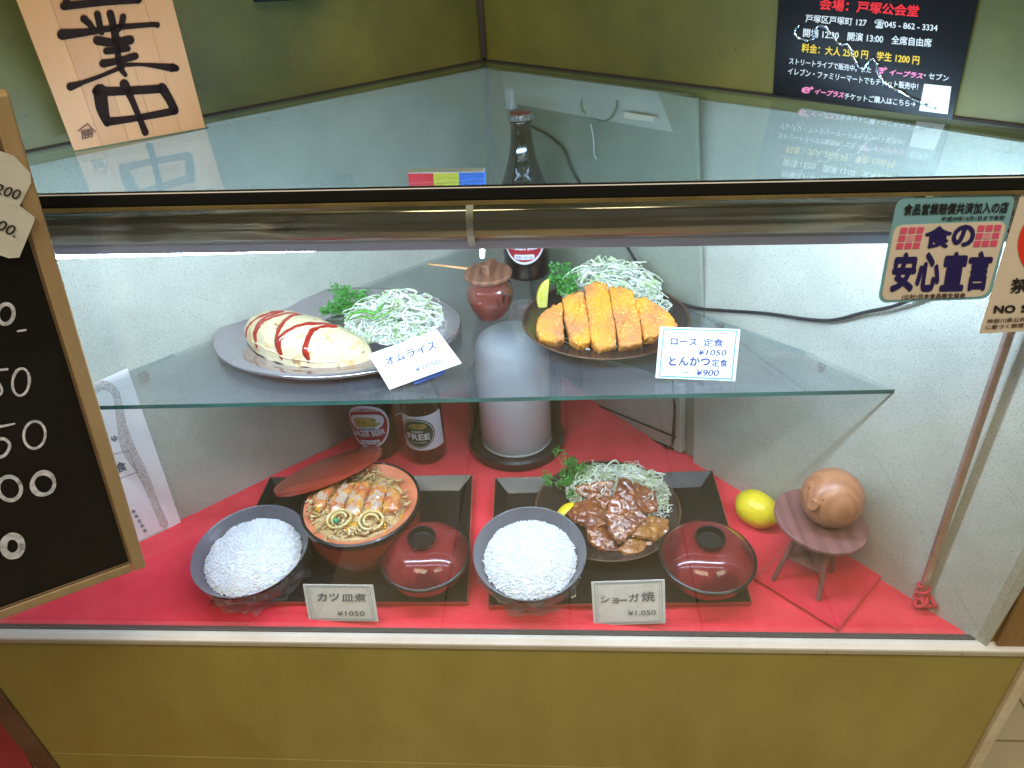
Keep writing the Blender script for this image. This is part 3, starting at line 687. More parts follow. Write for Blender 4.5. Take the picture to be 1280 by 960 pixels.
for (u_, v_, rx_, tl) in ((424, 649, 15, .5), (464, 651, 15, -.2)):
    q = P(u_, v_, zc+.006); rr = rx_*tpx(q)
    pts = [q+x*cos(a)*rr+y*sin(a)*rr*.8+ax*(.0035*sin(a+tl)+.0016*noise.noise(V((cos(a)*2, sin(a)*2, u_)))) for a in [2*pi*k/26 for k in range(26)]]
    g = MB(); g.tube(pts, .0018, 7, closed=True, flat=1.9); g.build('onion_ring', 'onion', t, smooth=True)
    pts = [q+x*cos(a)*rr*.6+y*sin(a)*rr*.45+ax*(.001+.003*sin(a+tl)) for a in [2*pi*k/18 for k in range(14)]]
    g = MB(); g.tube(pts, .0016, 7, flat=1.6); g.build('onion_ring', 'onion', t, smooth=True)
g = MB()
for k in range(150):                                   # loose egg and noodle-like scraps round the edge
    a = random.uniform(0, 2*pi); rr = er*random.uniform(.60, .97); q = ec+x*cos(a)*rr+y*sin(a)*rr+ax*random.uniform(-.003, .003)
    pts = []; a2 = random.uniform(0, 6.28)
    for m_ in range(6): a2 += random.gauss(.3, .5); q = q+(x*cos(a2)+y*sin(a2))*.0024+ax*random.gauss(0, .0006); pts.append(q)
    g.tube(pts, random.uniform(.0008, .0016), 5, flat=1.4)
g.build('egg_scraps', 'egg', t, smooth=True, kind='stuff')
g = MB(); g.ball(P(420, 651, zc+.0095), .0034); g.build('pea', 'pea', t, smooth=True)
# its lid, leaning on the back rim
la_, lb_ = P(344, 606, .056), P(476, 562, .087)
lc = (la_+lb_)/2; mx_ = (lb_-la_).normalized(); rl = (lb_-la_).length/2
view = (lc-CAM).normalized(); side = mx_.cross(view).normalized()
if side.z < 0: side = -side
my_ = (side*.20+view*.98); my_ = (my_-mx_*my_.dot(mx_)).normalized(); nl = mx_.cross(my_).normalized()
if nl.dot(V((0, 0, 1))) < 0: nl = -nl
g = MB(); g.lathe([(.0001, .0015), (rl*.70, .0015), (rl*.93, -.0005), (rl, -.002), (rl, -.0065), (rl*.96, -.0068), (rl*.90, -.004), (.0001, -.003)], lc, nl, 60, x=mx_)
tag(g.build('bowl_lid', 'oke_red', smooth='auto'), 'round red lacquer lid leaning against the back rim of the cutlet tub', 'lid')
# ======================= PLATES ============================
def shreds(g, cen, x, y, ax, rx, ry, h, n, rt=.00046, L=20, step=.0040, base=0.0):
    for k in range(n):
        a = random.uniform(0, 2*pi); q = sqrt(random.random()); lift = random.random()**.6
        px_, py_ = cos(a)*q*rx, sin(a)*q*ry
        hz = base+h*max(0, 1-q**2)*lift+random.uniform(0, .003)
        d = random.uniform(0, 2*pi); cur = random.gauss(0, .42); p = V((px_, py_, hz)); pts = []; vz = random.gauss(.0, .25)
        for m_ in range(L):
            pts.append(cen+x*p.x+y*p.y+ax*max(.0008, p.z))
            d += cur+random.gauss(0, .18); vz += random.gauss(-.02, .16)
            e = (p.x/rx)**2+(p.y/ry)**2
            if e > 1: # turn back
                d = atan2(-p.y, -p.x)+random.gauss(0, .8)
            top = base+h*max(.05, 1-min(1, e))+.004
            if p.z > top: vz = -abs(vz)
            if p.z < base*.5+.001: vz = abs(vz)*.6
            p = p+V((cos(d), sin(d), vz))*step*.75
        r_ = rt*random.uniform(.75, 1.35)
        g.tube(pts, [r_]*(L-1)+[r_*.4], 4, flat=random.choice((1, 1.5, 2.6)))
def parsley(name, cen, R_, par, n=520, hgt=1.0, up_=V((0, 0, 1))):
    g = MB(); clumps = [(V((random.gauss(0, .45), random.gauss(0, .40), abs(random.gauss(.35, .4))*hgt)))*R_ for _ in range(26)]
    for c_ in clumps: g.tube([cen-V((0, 0, R_*.2)), cen+c_*.6, cen+c_], [.0007, .0005, .0003], 4)
    for k in range(n):
        c_ = random.choice(clumps); p = cen+c_+V((random.gauss(0, 1), random.gauss(0, 1), random.gauss(0, 1))).normalized()*R_*.24*random.random()**.5
        d1 = V((random.gauss(0, 1), random.gauss(0, 1), random.gauss(.3, 1))).normalized(); d2 = d1.cross(V((random.gauss(0, 1), random.gauss(0, 1), random.gauss(0, 1)))).normalized()
        s_ = R_*random.uniform(.08, .15); nn = d1.cross(d2)
        g.add([p, p+d1*s_*.6+d2*s_*.5+nn*s_*.2, p+d1*s_*1.2, p+d1*s_*.6-d2*s_*.5+nn*s_*.25], [(0, 1, 2), (0, 2, 3)])
    return g.build(name, 'parsley', par, kind='stuff')
# --- tonkatsu plate on the shelf
c = P(756, 401, ZS+.010); r = 104*tpx(c); b = V((c.x, c.y, ZS+.0006))
t = thing('cutlet_plate', b, 'dark round plate of breaded cutlet slices and cabbage on the glass shelf', 'plate of food')
g = MB(); g.lathe([(.0001, .003), (r*.55, .003), (r*.57, 0), (r*.60, 0), (r*.62, .003), (r*.86, .008), (r*.99, .0145)], b, (0, 0, 1), 64)
g.lathe([(r*.975, .0150), (r*.84, .0095), (r*.62, .0055), (.0001, .0048)], b, (0, 0, 1), 64); g.build('plate', 'plate_dark', t, smooth=True)
g = MB(); g.lathe([(r*.99, .0144), (r*1.0, .0152), (r*.99, .0160), (r*.972, .0152)], b, (0, 0, 1), 64); g.build('plate_rim', 'plate_rim', t, smooth=True)
q = P(762, 432, ZS+.017); PK = Plane(q, V((0, -sin(radians(30)), cos(radians(30)))))
X, Y, Z = V((1, 0, 0)), V((0, 1, 0)), V((0, 0, 1))
sl = [[(672, 398), (684, 385), (703, 377), (704, 404), (705, 424), (690, 427), (674, 422), (670, 410)],
      [(703, 374), (712, 366), (729, 362), (733, 385), (738, 412), (737, 427), (724, 432), (712, 424), (706, 400)],
      [(730, 357), (744, 350), (759, 354), (765, 385), (770, 412), (770, 432), (748, 437), (739, 425), (734, 390)],
      [(761, 358), (776, 357), (792, 363), (797, 385), (802, 412), (803, 428), (788, 432), (774, 434), (771, 412), (765, 382)],
      [(793, 372), (806, 370), (828, 384), (842, 396), (847, 406), (838, 413), (826, 415), (819, 421), (805, 423), (801, 402)]]
for i, p_ in enumerate(sl):
    g = MB(); slabpiece(g, p_, PK, .018, .0016, amp=.0020, fq=380, seed=i*9)
    g.build('cutlet_slice', 'katsu', t, smooth=True)
g = MB(); cc = P(762, 368, ZS+.008); shreds(g, cc, X, Y, Z, .064, .034, .046, 520)
shreds(g, P(803, 385, ZS+.006), X, Y, Z, .034, .040, .022, 130); shreds(g, P(745, 425, ZS+.006), X, Y, Z, .07, .030, .006, 26, L=9)
g.build('shredded_cabbage', 'cabbage', t, kind='stuff')
parsley('parsley', P(710, 362, ZS+.020), .028, t, 900)
# lemon wedge standing up
lw = P(676, 371, ZS+.022); s_ = tpx(lw)
def wedge(cen, R_, half, par, ax_, up__, mats=('lemon', 'lemon_flesh', 'pith')):
    ax_ = V(ax_).normalized(); up__ = (V(up__)-ax_*V(up__).dot(ax_)).normalized(); sd = ax_.cross(up__)
    # a crescent: rind outside, pith line, flesh faces
    for nm, m_, r0, r1, w_ in (('rind', mats[0], .93, 1.0, 1.0), ('pith_layer', mats[2], .86, .93, .99), ('flesh', mats[1], .0, .86, .97)):
        g = MB(); vs = []; fs = []; NL, NA = 16, 7
        for i in range(NL+1):
            q = -1+2*i/NL; rad = sqrt(max(0, 1-q*q))**1.15*R_*.62
            for j in range(NA+1):
                a = -half+2*half*j/NA
                for rr in (r0, r1):
                    vs.append(cen+up__*(q*R_*(.9+.1*rr))+(ax_*cos(a)+sd*sin(a))*(rad*rr*w_+(.0002 if rr == 0 else 0))-ax_*R_*.3)
        def I(i, j, k): return (i*(NA+1)+j)*2+k
        for i in range(NL):
            for j in range(NA): fs += [(I(i, j, 1), I(i+1, j, 1), I(i+1, j+1, 1), I(i, j+1, 1)), (I(i, j, 0), I(i, j+1, 0), I(i+1, j+1, 0), I(i+1, j, 0))]
            fs += [(I(i, 0, 0), I(i+1, 0, 0), I(i+1, 0, 1), I(i, 0, 1)), (I(i, NA, 0), I(i, NA, 1), I(i+1, NA, 1), I(i+1, NA, 0))]
        g.add(vs, fs).build(nm, m_, par, smooth='auto')
lwt = thing('lemon_wedge', V((lw.x, lw.y, ZS+.012)), 'lemon wedge standing at the left edge of the breaded cutlet plate', 'lemon wedge')
wedge(lw+V((.002, 0, 0)), .0235, radians(30), lwt, (-1, .05, .1), (-.30, .30, 1))
for ch in lwt.children: pass
# --- steel platter with omelette
c = P(422, 417, ZS+.010); rx = 157*tpx(c); a0, a1 = P(422, 470, ZS+.010), P(422, 363, ZS+.010); ry = (a1-a0).length/2*1.0
b = V(((a0.x+a1.x)/2, (a0.y+a1.y)/2, ZS+.0006)); pxd = (P(580, 418, ZS+.01)-P(265, 414, ZS+.01)).normalized()
t = thing('omelette_platter', b, 'oval steel platter with omelette and cabbage at the left of the glass shelf', 'plate of food')
ang = 0
g = MB(); ratio = ry/rx
g.lathe([(.0001, .002), (rx*.74, .002), (rx*.80, .003), (rx*.86, .0085), (rx*.985, .0105), (rx*1.0, .0095), (rx, .0085)], b, (0, 0, 1), 96, 1, ratio, x=pxd)
o = g.build('platter', 'steel', t, smooth=True); sm = o.modifiers.new('s', 'SOLIDIFY'); sm.thickness = .0009; sm.offset = -1
g = MB(); g.lathe([(rx*1.0, .0088), (rx*1.006, .0102), (rx*.998, .0114), (rx*.985, .0112), (rx*.98, .0104)], b, (0, 0, 1), 96, 1, ratio, x=pxd); g.build('platter_rim', 'steel', t, smooth=True)
o0, o1 = P(309, 402, ZS+.020), P(459, 440, ZS+.016)
od = (o1-o0).normalized(); ow = V((-od.y, od.x, 0)).normalized(); oL = (o1-o0).length/2; oc = (o0+o1)/2; oc.z = ZS+.004
def om(s_, a, off=0):                                        # surface point: s -1..1 along, a 0..pi across
    e_ = abs(s_+.08)/1.08 if s_ > -.08 else abs(s_+.08)/.99; w = .033*max(0.0, 1-min(1, e_)**1.9)**.62+.004*(1-min(1, e_)**12)+.0001; h = .031*max(0.0, 1-min(1, e_)**1.9)**.60+.008*(1-min(1, e_)**12)+.0001
    ca, sa = cos(a), sin(a)
    yy = w*ca*(1.0 if ca > 0 else 1.05); zz = h*(abs(sa)**.80)
    bow = ow*(.010*(s_*s_)-.004)
    p = oc+od*(s_*oL)+ow*yy+V((0, 0, 1))*zz+bow
    p += V((0, 0, 1))*(.0024*noise.noise(p*45)+.0009*noise.noise(V((p.x*60, p.y*220, p.z*220))))+ow*.0014*noise.noise(p*70)
    if off:
        nrm = (ow*(ca/w*1.0)+V((0, 0, 1))*(sa/h)).normalized(); p += nrm*off
    return p
vs = []; fs = []; NS, NA = 60, 26
for i in range(NS+1):
    s_ = -1+2*i/NS
    for j in range(NA+1): vs.append(om(s_*.995, pi*j/NA))
for i in range(NS):
    for j in range(NA): k = i*(NA+1)+j; fs.append((k, k+1, k+NA+2, k+NA+1))
ol = thing('omelette', V(oc), 'folded yellow omelette striped with ketchup on the steel platter', 'omelette')
MB().add(vs, fs).build('egg_wrap', 'omelette', ol, smooth=True)
# fold along the front
g = MB(); g.tube([om(s_, pi*(.93+.02*sin(s_*4)), -.0012) for s_ in [-.85+1.7*k/40 for k in range(41)]], [.0022*(1-abs(-1+k/20)**4)+.0004 for k in range(41)], 8, flat=.8); g.build('egg_fold', 'omelette', ol, smooth=True)
kz = [(-.80, .93), (-.80, .80), (-.66, .62), (-.48, .40), (-.40, .36), (-.52, .62), (-.54, .80), (-.46, .97), (-.53, .80), (-.48, .66), (-.30, .45), (-.10, .33), (-.15, .60), (-.10, .80), (.03, .98), (-.06, .80), (.05, .66), (.20, .5), (.42, .36), (.50, .40), (.30, .55), (.33, .80), (.40, .99)]
g = MB(); par = []
for i in range(len(kz)-1):
    for k in range(8): q = k/8; par.append(((kz[i][0]*(1-q)+kz[i+1][0]*q), (kz[i][1]*(1-q)+kz[i+1][1]*q)))
for _ in range(5): par = [par[0]]+[((par[i-1][0]+par[i][0]*2+par[i+1][0])/4, (par[i-1][1]+par[i][1]*2+par[i+1][1])/4) for i in range(1, len(par)-1)]+[par[-1]]
cen = [om(a_, pi*b_) for a_, b_ in par]; vs = []; fs = []; NW = 6
for i, p in enumerate(cen):
    tg_ = (cen[min(i+1, len(cen)-1)]-cen[max(0, i-1)]).normalized(); a_, b_ = par[i]
    e1 = om(a_+.02, pi*b_)-om(a_-.02, pi*b_); e2 = om(a_, pi*b_+.05)-om(a_, pi*b_-.05); nn = e1.cross(e2).normalized()
    if nn.dot(p-oc) < 0: nn = -nn
    sd_ = nn.cross(tg_).normalized(); w_ = .0043*(1+.55*noise.noise(V((i*.11, 3, 4)))+.25*noise.noise(V((i*.4, 1, 9))))
    for k in range(NW+1):
        t_ = -1+2*k/NW; vs.append(p+sd_*w_*t_+nn*(.0013*(1-t_*t_)-.0002-.12*w_*t_*t_))
for i in range(len(cen)-1):
    for k in range(NW): j = i*(NW+1)+k; fs.append((j, j+1, j+NW+2, j+NW+1))
g.add(vs, fs)
g.build('ketchup', 'ketchup', ol, smooth=True)
g = MB(); cc = P(494, 406, ZS+.006); shreds(g, cc, X, Y, Z, .060, .050, .036, 640); g.build('shredded_cabbage', 'cabbage', t, kind='stuff')
parsley('parsley', P(428, 388, ZS+.012), .028, t, 1100, hgt=.8)
g = MB(); pts = [P(u, v, ZS+z) for u, v, z in ((433, 402, .03), (440, 392, .038), (455, 388, .044), (468, 392, .045), (476, 384, .048), (482, 378, .046))]; g.tube(pts, [.0012, .0022, .0026, .0026, .002, .0010], 6, flat=.6); g.build('pepper_strip', 'pepper', t, smooth=True); g = MB()
pts = [P(u, v, ZS+z) for u, v, z in ((436, 400, .028), (450, 396, .038), (470, 398, .040), (484, 392, .044), (492, 386, .040))]; g.tube(pts, [.001, .0018, .0022, .002, .001], 6, flat=.6); g.build('pepper_strip', 'pepper', t, smooth=True); g = MB()
pts = [P(u, v, ZS+z) for u, v, z in ((455, 377, .03), (463, 372, .036), (472, 370, .036), (482, 372, .034))]; g.tube(pts, [.001, .0018, .0018, .001], 6, flat=.6)
g.build('pepper_strip', 'pepper', t, smooth=True)
# --- ginger pork plate
c = P(759, 634, .026); r = 91*tpx(c); b = V((c.x, c.y, ZTR+.0002))
t = thing('pork_plate', b, 'dark round plate of glazed brown pork slices with cabbage on the right tray', 'plate of food')
g = MB(); g.lathe([(.0001, .003), (r*.55, .003), (r*.57, 0), (r*.60, 0), (r*.62, .003), (r*.86, .010), (r*.99, .0185)], b, (0, 0, 1), 64)
g.lathe([(r*.972, .0190), (r*.84, .0120), (r*.62, .0065), (.0001, .0055)], b, (0, 0, 1), 64); g.build('plate', 'plate_dark', t, smooth=True)
g = MB(); g.lathe([(r*.985, .0180), (r*1.0, .0190), (r*.99, .0202), (r*.968, .0190)], b, (0, 0, 1), 64); g.build('plate_rim', 'plate_rim', t, smooth=True)
def mk(u, v, z, nx_, ny_): return Plane(P(u, v, z), V((nx_, ny_, 1)))
por = [([(735, 658), (758, 655), (768, 668), (772, 688), (752, 686), (738, 676)], (.1, -.35), .026, 'pork'),
       ([(776, 684), (790, 668), (818, 666), (822, 680), (806, 690), (784, 692)], (.2, -.3), .022, 'pork_l'),
       ([(793, 650), (812, 646), (834, 650), (834, 664), (820, 674), (792, 668)], (.4, -.3), .030, 'pork_l'),
       ([(708, 640), (722, 628), (742, 624), (754, 636), (756, 654), (740, 660), (718, 650)], (-.3, -.3), .036, 'pork'),
       ([(722, 608), (742, 604), (765, 601), (762, 618), (756, 636), (742, 632), (733, 622), (724, 616)], (-.1, -.6), .046, 'pork'),
       ([(768, 626), (778, 598), (800, 606), (818, 614), (820, 636), (804, 640), (784, 634)], (.3, -.5), .048, 'pork'),
       ([(762, 628), (772, 620), (792, 632), (806, 645), (790, 664), (775, 676), (764, 662), (760, 644)], (.1, -.5), .048, 'pork')]
for i, (px, (nx_, ny_), z_, m_) in enumerate(por):
    cu_ = sum(p[0] for p in px)/len(px); cv_ = sum(p[1] for p in px)/len(px); pl_ = mk(cu_, cv_, z_, nx_, ny_)
    px = [(cu_+(q_[0]-cu_)*1.13, cv_+(q_[1]-cv_)*1.10) for q_ in px]; g = MB(); sd_ = i*5.3
    slabpiece(g, px, pl_, .0040, .0008, amp=.0017, fq=150, seed=sd_, bend=lambda q, sd_=sd_: .0032*noise.noise(q*42+V((sd_, 0, 0))))
    g.build('pork_slice', m_, t, smooth=True)
g = MB(); cc = P(772, 619, .020); shreds(g, cc, X, Y, Z, .066, .042, .042, 580); shreds(g, P(805, 640, .014), X, Y, Z, .035, .03, .02, 70)
g.build('shredded_cabbage', 'cabbage', t, kind='stuff')
parsley('parsley', P(712, 606, .026), .030, t, 700)
lw = P(702, 640, .026); l2 = thing('lemon_wedge', V((lw.x, lw.y, .02)), 'lemon wedge half hidden behind the rice bowl on the pork plate', 'lemon wedge')
wedge(lw+V((.003, 0, -.002)), .020, radians(34), l2, (-.55, -.25, .8), (1, .6, .1))
# ======================= JAR ============================
c = P(613, 404, ZS+.0004); s_ = tpx(c)*1.02; jr = 29*s_; 
t = thing('condiment_jar', c+V((0, jr*.7, 0)), 'brown glazed condiment jar with wooden lid on the glass shelf', 'jar'); b = V(t['_o']); b.z = ZS+.0004
g = MB(); k = jr/.029
jp = [(.0001, .001), (.016*k, .001), (.0175*k, 0), (.019*k, .002), (.024*k, .012*k), (.0285*k, .026*k), (.029*k, .034*k), (.0265*k, .042*k), (.0225*k, .0475*k), (.0235*k, .051*k), (.0258*k, .054*k), (.0250*k, .0555*k), (.021*k, .0545*k), (.020*k, .048*k)]
g.lathe(jp, b, (0, 0, 1), 48); g.build('jar_body', 'jar', t, smooth=True)
g = MB(); g.lathe([(.0001, .053*k), (.0215*k, .053*k), (.0285*k, .0562*k), (.0290*k, .0595*k), (.0275*k, .0608*k), (.0001, .0608*k)], b, (0, -.05, 1), 44); jl = g.build('jar_lid', 'jar_lid', t, smooth='auto')
hb = b+V((.002, -.002, .0665*k)); MB().box(hb, V((.004, .012, 0)), V((.0045, -.0018, 0)), V((0, 0, .0062))).build('lid_handle', 'jar_lid', jl, bevel=.0012)
g = MB(); js = b+V((-.010, .008, .056*k)); pe = PY(535, 330, js.y+.006); g.tube([js+V((.01, 0, 0)), (js+pe)/2+V((0, 0, .001)), pe], [.0019, .0016, .0010], 7); g.build('spoon_handle', 'stick', t, smooth=True)
g = MB()
for (u0, v0, u1, v1, w_) in ((630, 366, 629, 380, 2.2), (637, 366, 637, 378, 1.8), (622, 372, 623, 384, 1.0)):
    pts = []
    for q in range(6):
        u_, v_ = u0+(u1-u0)*q/5, v0+(v1-v0)*q/5
        d = ray(u_, v_); bc = V((b.x, b.y, 0)); oc2 = V((CAM.x, CAM.y, 0))-bc; d2 = V((d.x, d.y, 0)); A_ = d2.dot(d2); B_ = 2*oc2.dot(d2)
        zz = ZS+.030*k; rr_ = .0290*k; C_ = oc2.dot(oc2)-rr_**2; D_ = B_*B_-4*A_*C_
        if D_ > 0: pts.append(CAM+d*((-B_-sqrt(D_))/(2*A_)))
    if len(pts) > 2: g.tube(pts, [w_*.0005, w_*.0008, w_*.0008, w_*.0008, w_*.0006, w_*.0003][:len(pts)], 6, flat=.8)
if g.v: g.build('glaze_drip', 'jar_drip', t, smooth=True)
# ======================= BOTTLES ============================
def wrap(pts2, ctr, R_, z0, face, lift):
    """flat label coordinates (metres: x round, y up) bent onto a cylinder"""
    out = []
    for x_, y_ in pts2:
        a = face+x_/R_; out.append(V((ctr.x+sin(a)*(R_+lift), ctr.y-cos(a)*(R_+lift), z0+y_)))
    return out
def disc2(cx, cy, rx, ry, n=36, p=2.0):
    o = []
    for k in range(n):
        a = 2*pi*k/n; ca, sa = cos(a), sin(a); o.append((cx+rx*math.copysign(abs(ca)**(2/p), ca), cy+ry*math.copysign(abs(sa)**(2/p), sa)))
    return o
def wdisc(g, ctr, R_, z0, face, lift, cx, cy, rx, ry, mi=0, p=2.0, inner=0):
    rings = [0.02, .35, .7, 1.0] if not inner else [inner, (1+inner)/2, 1.0]
    n = 36; vs = []; fs = []
    for s2 in rings: vs += wrap([(cx+(a-cx)*s2, cy+(b_-cy)*s2) for a, b_ in disc2(cx, cy, rx, ry, n, p)], ctr, R_, z0, face, lift)
    for i in range(len(rings)-1):
        for j in range(n): l = (j+1) % n; fs.append((i*n+j, (i+1)*n+j, (i+1)*n+l, i*n+l))
    g.add(vs, fs, mi)
def wtext(g, body, ctr, R_, z0, face, lift, cx, cy, w, h, arc=0, bold=.02, mi=0):
    vs, fs = text_mesh(body, bold)
    g.add([wrap([(cx+(s-.5)*w, cy+t_*h+arc*(1-(2*s-1)**2))], ctr, R_, z0, face, lift+z*.003)[0] for s, t_, z in vs], fs, mi)
def bottle(base, R_, H, label, kind, face, cap=True):
    t = thing('beer_bottle', base, label, 'bottle', 'brown beer bottles in the display case')
    k = R_/.032
    sh_ = H*.52
    prof = [(.0001, .003), (R_*.8, .002), (R_*.93, 0), (R_, .004), (R_, sh_*.5), (R_, sh_), (R_*.93, sh_+H*.06), (R_*.72, sh_+H*.14), (R_*.55, sh_+H*.22), (R_*.44, sh_+H*.31), (R_*.40, H*.93), (R_*.44, H*.935), (R_*.44, H*.955), (R_*.40, H*.96), (R_*.40, H*.985), (.0001, H*.985)]
    # smooth the shoulder
    g = MB(); g.lathe(prof, base, (0, 0, 1), 48); g.build('bottle_glass', 'bottle', t, smooth=True)
    g = MB(); vs = []; n = 42
    g.lathe([(R_*.47, H*.958), (R_*.475, H*.965), (R_*.44, H*.985), (R_*.43, H*.99)], base, (0, 0, 1), n)
    for i in range(0, len(g.v), 4):                      # crimped skirt
        if (i//4) % 2:
            for q in (0, 1): v = g.v[i+q]; d = V((v.x-base.x, v.y-base.y, 0)); g.v[i+q] = v+d*.07
    cp = g.build('crown_cap', 'cap', t)
    g = MB(); g.lathe([(R_*.432, H*.9895), (R_*.40, H*.996), (.0001, H)], base, (0, 0, 1), 36); g.build('cap_top', 'cap_top', cp, smooth=True)
    z0 = base.z; L1, L2, L3, L4 = .0004, .0008, .0012, .0016
    if kind == 'lager':
        cy = H*.285; rx_, ry_ = R_*1.0, H*.168
        g = MB(); wdisc(g, base, R_, z0, face, L1, 0, cy, rx_, ry_); g.build('label', 'l_white', t)
        g = MB(); wdisc(g, base, R_, z0, face, L2, 0, cy, rx_*.90, ry_*.90); g.build('label_field', 'l_red', t)
        g = MB(); wdisc(g, base, R_, z0, face, L3, -.0, cy+ry_*.22, rx_*.76, ry_*.40, p=2.2); g.build('label_panel', 'l_white', t)
        g = MB(); wdisc(g, base, R_, z0, face, L4, -.002, cy+ry_*.30, rx_*.48, ry_*.20); wdisc(g, base, R_, z0, face, L4, rx_*.30, cy+ry_*.12, rx_*.28, ry_*.09); wdisc(g, base, R_, z0, face, L4, -rx_*.38, cy+ry_*.16, rx_*.14, ry_*.16); wdisc(g, base, R_, z0, face, L4, -rx_*.1, cy+ry_*.08, rx_*.5, ry_*.05)
        g.build('label_emblem', 'l_gold', t)
        g = MB(); wtext(g, 'LAGER BEER', base, R_, z0, face, L4, 0, cy-ry_*.42, rx_*1.40, ry_*.27, 0, .035)
        g.build('label_lettering', 'l_white', t); g = MB()
        wtext(g, 'KIRIN BREWERY COMPANY LIMITED', base, R_, z0, face, L4, 0, cy+ry_*.66, rx_*1.15, ry_*.12, ry_*.10, .02)
        g.build('label_lettering', 'l_white', t)
        g = MB(); wdisc(g, base, R_, z0, face, L3, 0, cy-ry_*.70, rx_*.42, ry_*.10, p=5); g.build('label_banner', 'l_white', t)
        g = MB(); wtext(g, 'KIRIN BEER', base, R_, z0, face, L4, 0, cy-ry_*.12, rx_*.7, ry_*.10, 0, .02)
        wtext(g, 'ラガービール', base, R_, z0, face, L4, 0, cy-ry_*.77, rx_*.7, ry_*.13, 0, .02); g.build('label_small_print', 'blue_ink', t)
    else:
        cy = H*.28; hw = R_*1.15; hh_ = H*.145
        g = MB(); vs = []; fs = []; nx_ = 20
        for i in range(nx_+1):
            for y_ in (-hh_, hh_): vs += wrap([(-hw+2*hw*i/nx_, cy+y_)], base, R_, z0, face, L1)
        for i in range(nx_): fs.append((2*i, 2*i+2, 2*i+3, 2*i+1))
        g.add(vs, fs); g.build('label', 'l_white', t)
        rx_, ry_ = R_*.86, H*.125
        g = MB(); wdisc(g, base, R_, z0, face, L2, -R_*.22, cy, rx_, ry_); g.build('label_field', 'l_green', t)
        g = MB(); wdisc(g, base, R_, z0, face, L3, -R_*.22, cy, rx_*.93, ry_*.93, inner=.955); wtext(g, 'FREE', base, R_, z0, face, L3, -R_*.22, cy-ry_*.42, rx_*1.35, ry_*.42, 0, .04)
        wtext(g, 'KIRIN', base, R_, z0, face, L3, -R_*.22, cy+ry_*.06, rx_*.62, ry_*.16, 0, .03); wtext(g, 'ALC.0.00%', base, R_, z0, face, L3, -R_*.22, cy-ry_*.64, rx_*.9, ry_*.10, 0, .01)
        g.build('label_lettering', 'l_white', t)
        g = MB(); wdisc(g, base, R_, z0, face, L3, -R_*.15, cy+ry_*.50, rx_*.48, ry_*.20); wdisc(g, base, R_, z0, face, L3, -R_*.50, cy+ry_*.42, rx_*.2, ry_*.10); g.build('label_emblem', 'l_gold', t)
    return t
b0 = P(659, 346, ZS+.0004); R1 = 29*tpx(b0); b0 = b0+V((0, R1*.5, 0))
top = PY(651, 139, b0.y); bottle(b0, R1, top.z-b0.z, 'tall beer bottle standing on the glass shelf behind the brown jar', 'lager', radians(-3))
b1 = P(474, 560, .0022); R2 = 27.5*tpx(b1); bottle(b1, R2, .222, 'beer bottle with oval red lager label under the shelf, left of the smaller bottle', 'lager', radians(0))
b2 = P(535, 566, .0022); R3 = 24.5*tpx(b2); bottle(b2, R3, .205, 'small beer bottle with green oval label under the shelf beside the white cylinder', 'free', radians(6))
# ======================= WHITE CYLINDER ============================
c = P(646, 545, .012); r = 43.5*tpx(c); b = V((c.x, c.y, .002))
t = thing('white_canister', b, 'frosted white cylinder standing in a black holder behind the two trays', 'canister')
g = MB(); g.lathe([(.0001, .010), (r*.96, .010), (r, .013), (r, .150), (r*.97, .166), (r*.86, .179), (r*.6, .188), (.0001, .190)], b, (0, 0, 1), 64); g.build('canister_body', 'frost', t, smooth=True)
g = MB(); g.lathe([(r*1.0, .0135), (r*1.015, .0125), (r*1.015, .0105), (r, .010)], b, (0, 0, 1), 64); g.build('canister_foot', 'white_pl', t, smooth=True)
g = MB(); g.lathe([(.0001, .008), (r*1.05, .008), (r*1.12, .014), (r*1.30, .016), (r*1.38, .013), (r*1.38, .002), (r*1.34, 0), (.0001, 0)], b, (0, 0, 1), 64); g.build('holder_base', 'stand_black', t, smooth='auto')
g = MB(); vs = []; n = 30; 
for i in range(n+1):
    a = radians(-12)+radians(204)*i/n
    for rr, z_ in ((1.20, .014), (1.20, .12), (1.30, .12), (1.30, .014)): vs.append(b+V((cos(a)*r*rr, sin(a)*r*rr, z_)))
fs = []
for i in range(n):
    for q in range(4): w_ = (q+1) % 4; fs.append((i*4+q, i*4+w_, (i+1)*4+w_, (i+1)*4+q))
fs += [(0, 3, 2, 1), (n*4, n*4+1, n*4+2, n*4+3)]; g.add(vs, fs); g.build('holder_back', 'stand_black', t, smooth='auto')
# ======================= STOOL, PIG, LEMON ============================
zs_ = .083; sc = P(1026, 650, zs_); sr = 56*tpx(sc)
t = thing('small_stool', V((sc.x, sc.y, .006)), 'small round brown wooden stool on the red felt square', 'stool')
tl = V((.10, -.02, 1)).normalized()
g = MB(); g.lathe([(.0001, -.0035), (sr*.97, -.0035), (sr, -.0025), (sr, .0005), (sr*.98, .0015), (.0001, .0015)], sc, tl, 56); g.build('seat', 'stool', t, smooth='auto')
legs = [((965, 726), (988, 676)), ((1023, 751), (1043, 694)), ((1063, 700), (1060, 672)), ((1003, 690), (1006, 660))]
tops = []
bs = [P(966, 725, .007), P(1023, 750, .007)]
dd = bs[1]-bs[0]; bk = V((-dd.y, dd.x, 0)); bk = -bk if bk.y < 0 else bk
bs += [bs[0]+bk*.95, bs[1]+bk*.95]
cb = sum(bs, V())/4
for p in bs:
    tp = V((sc.x+(p.x-cb.x)*.55, sc.y+(p.y-cb.y)*.55, 0)); tp.z = sc.z-.0036-(tp.x-sc.x)*.10+(tp.y-sc.y)*.02; tops.append(tp)
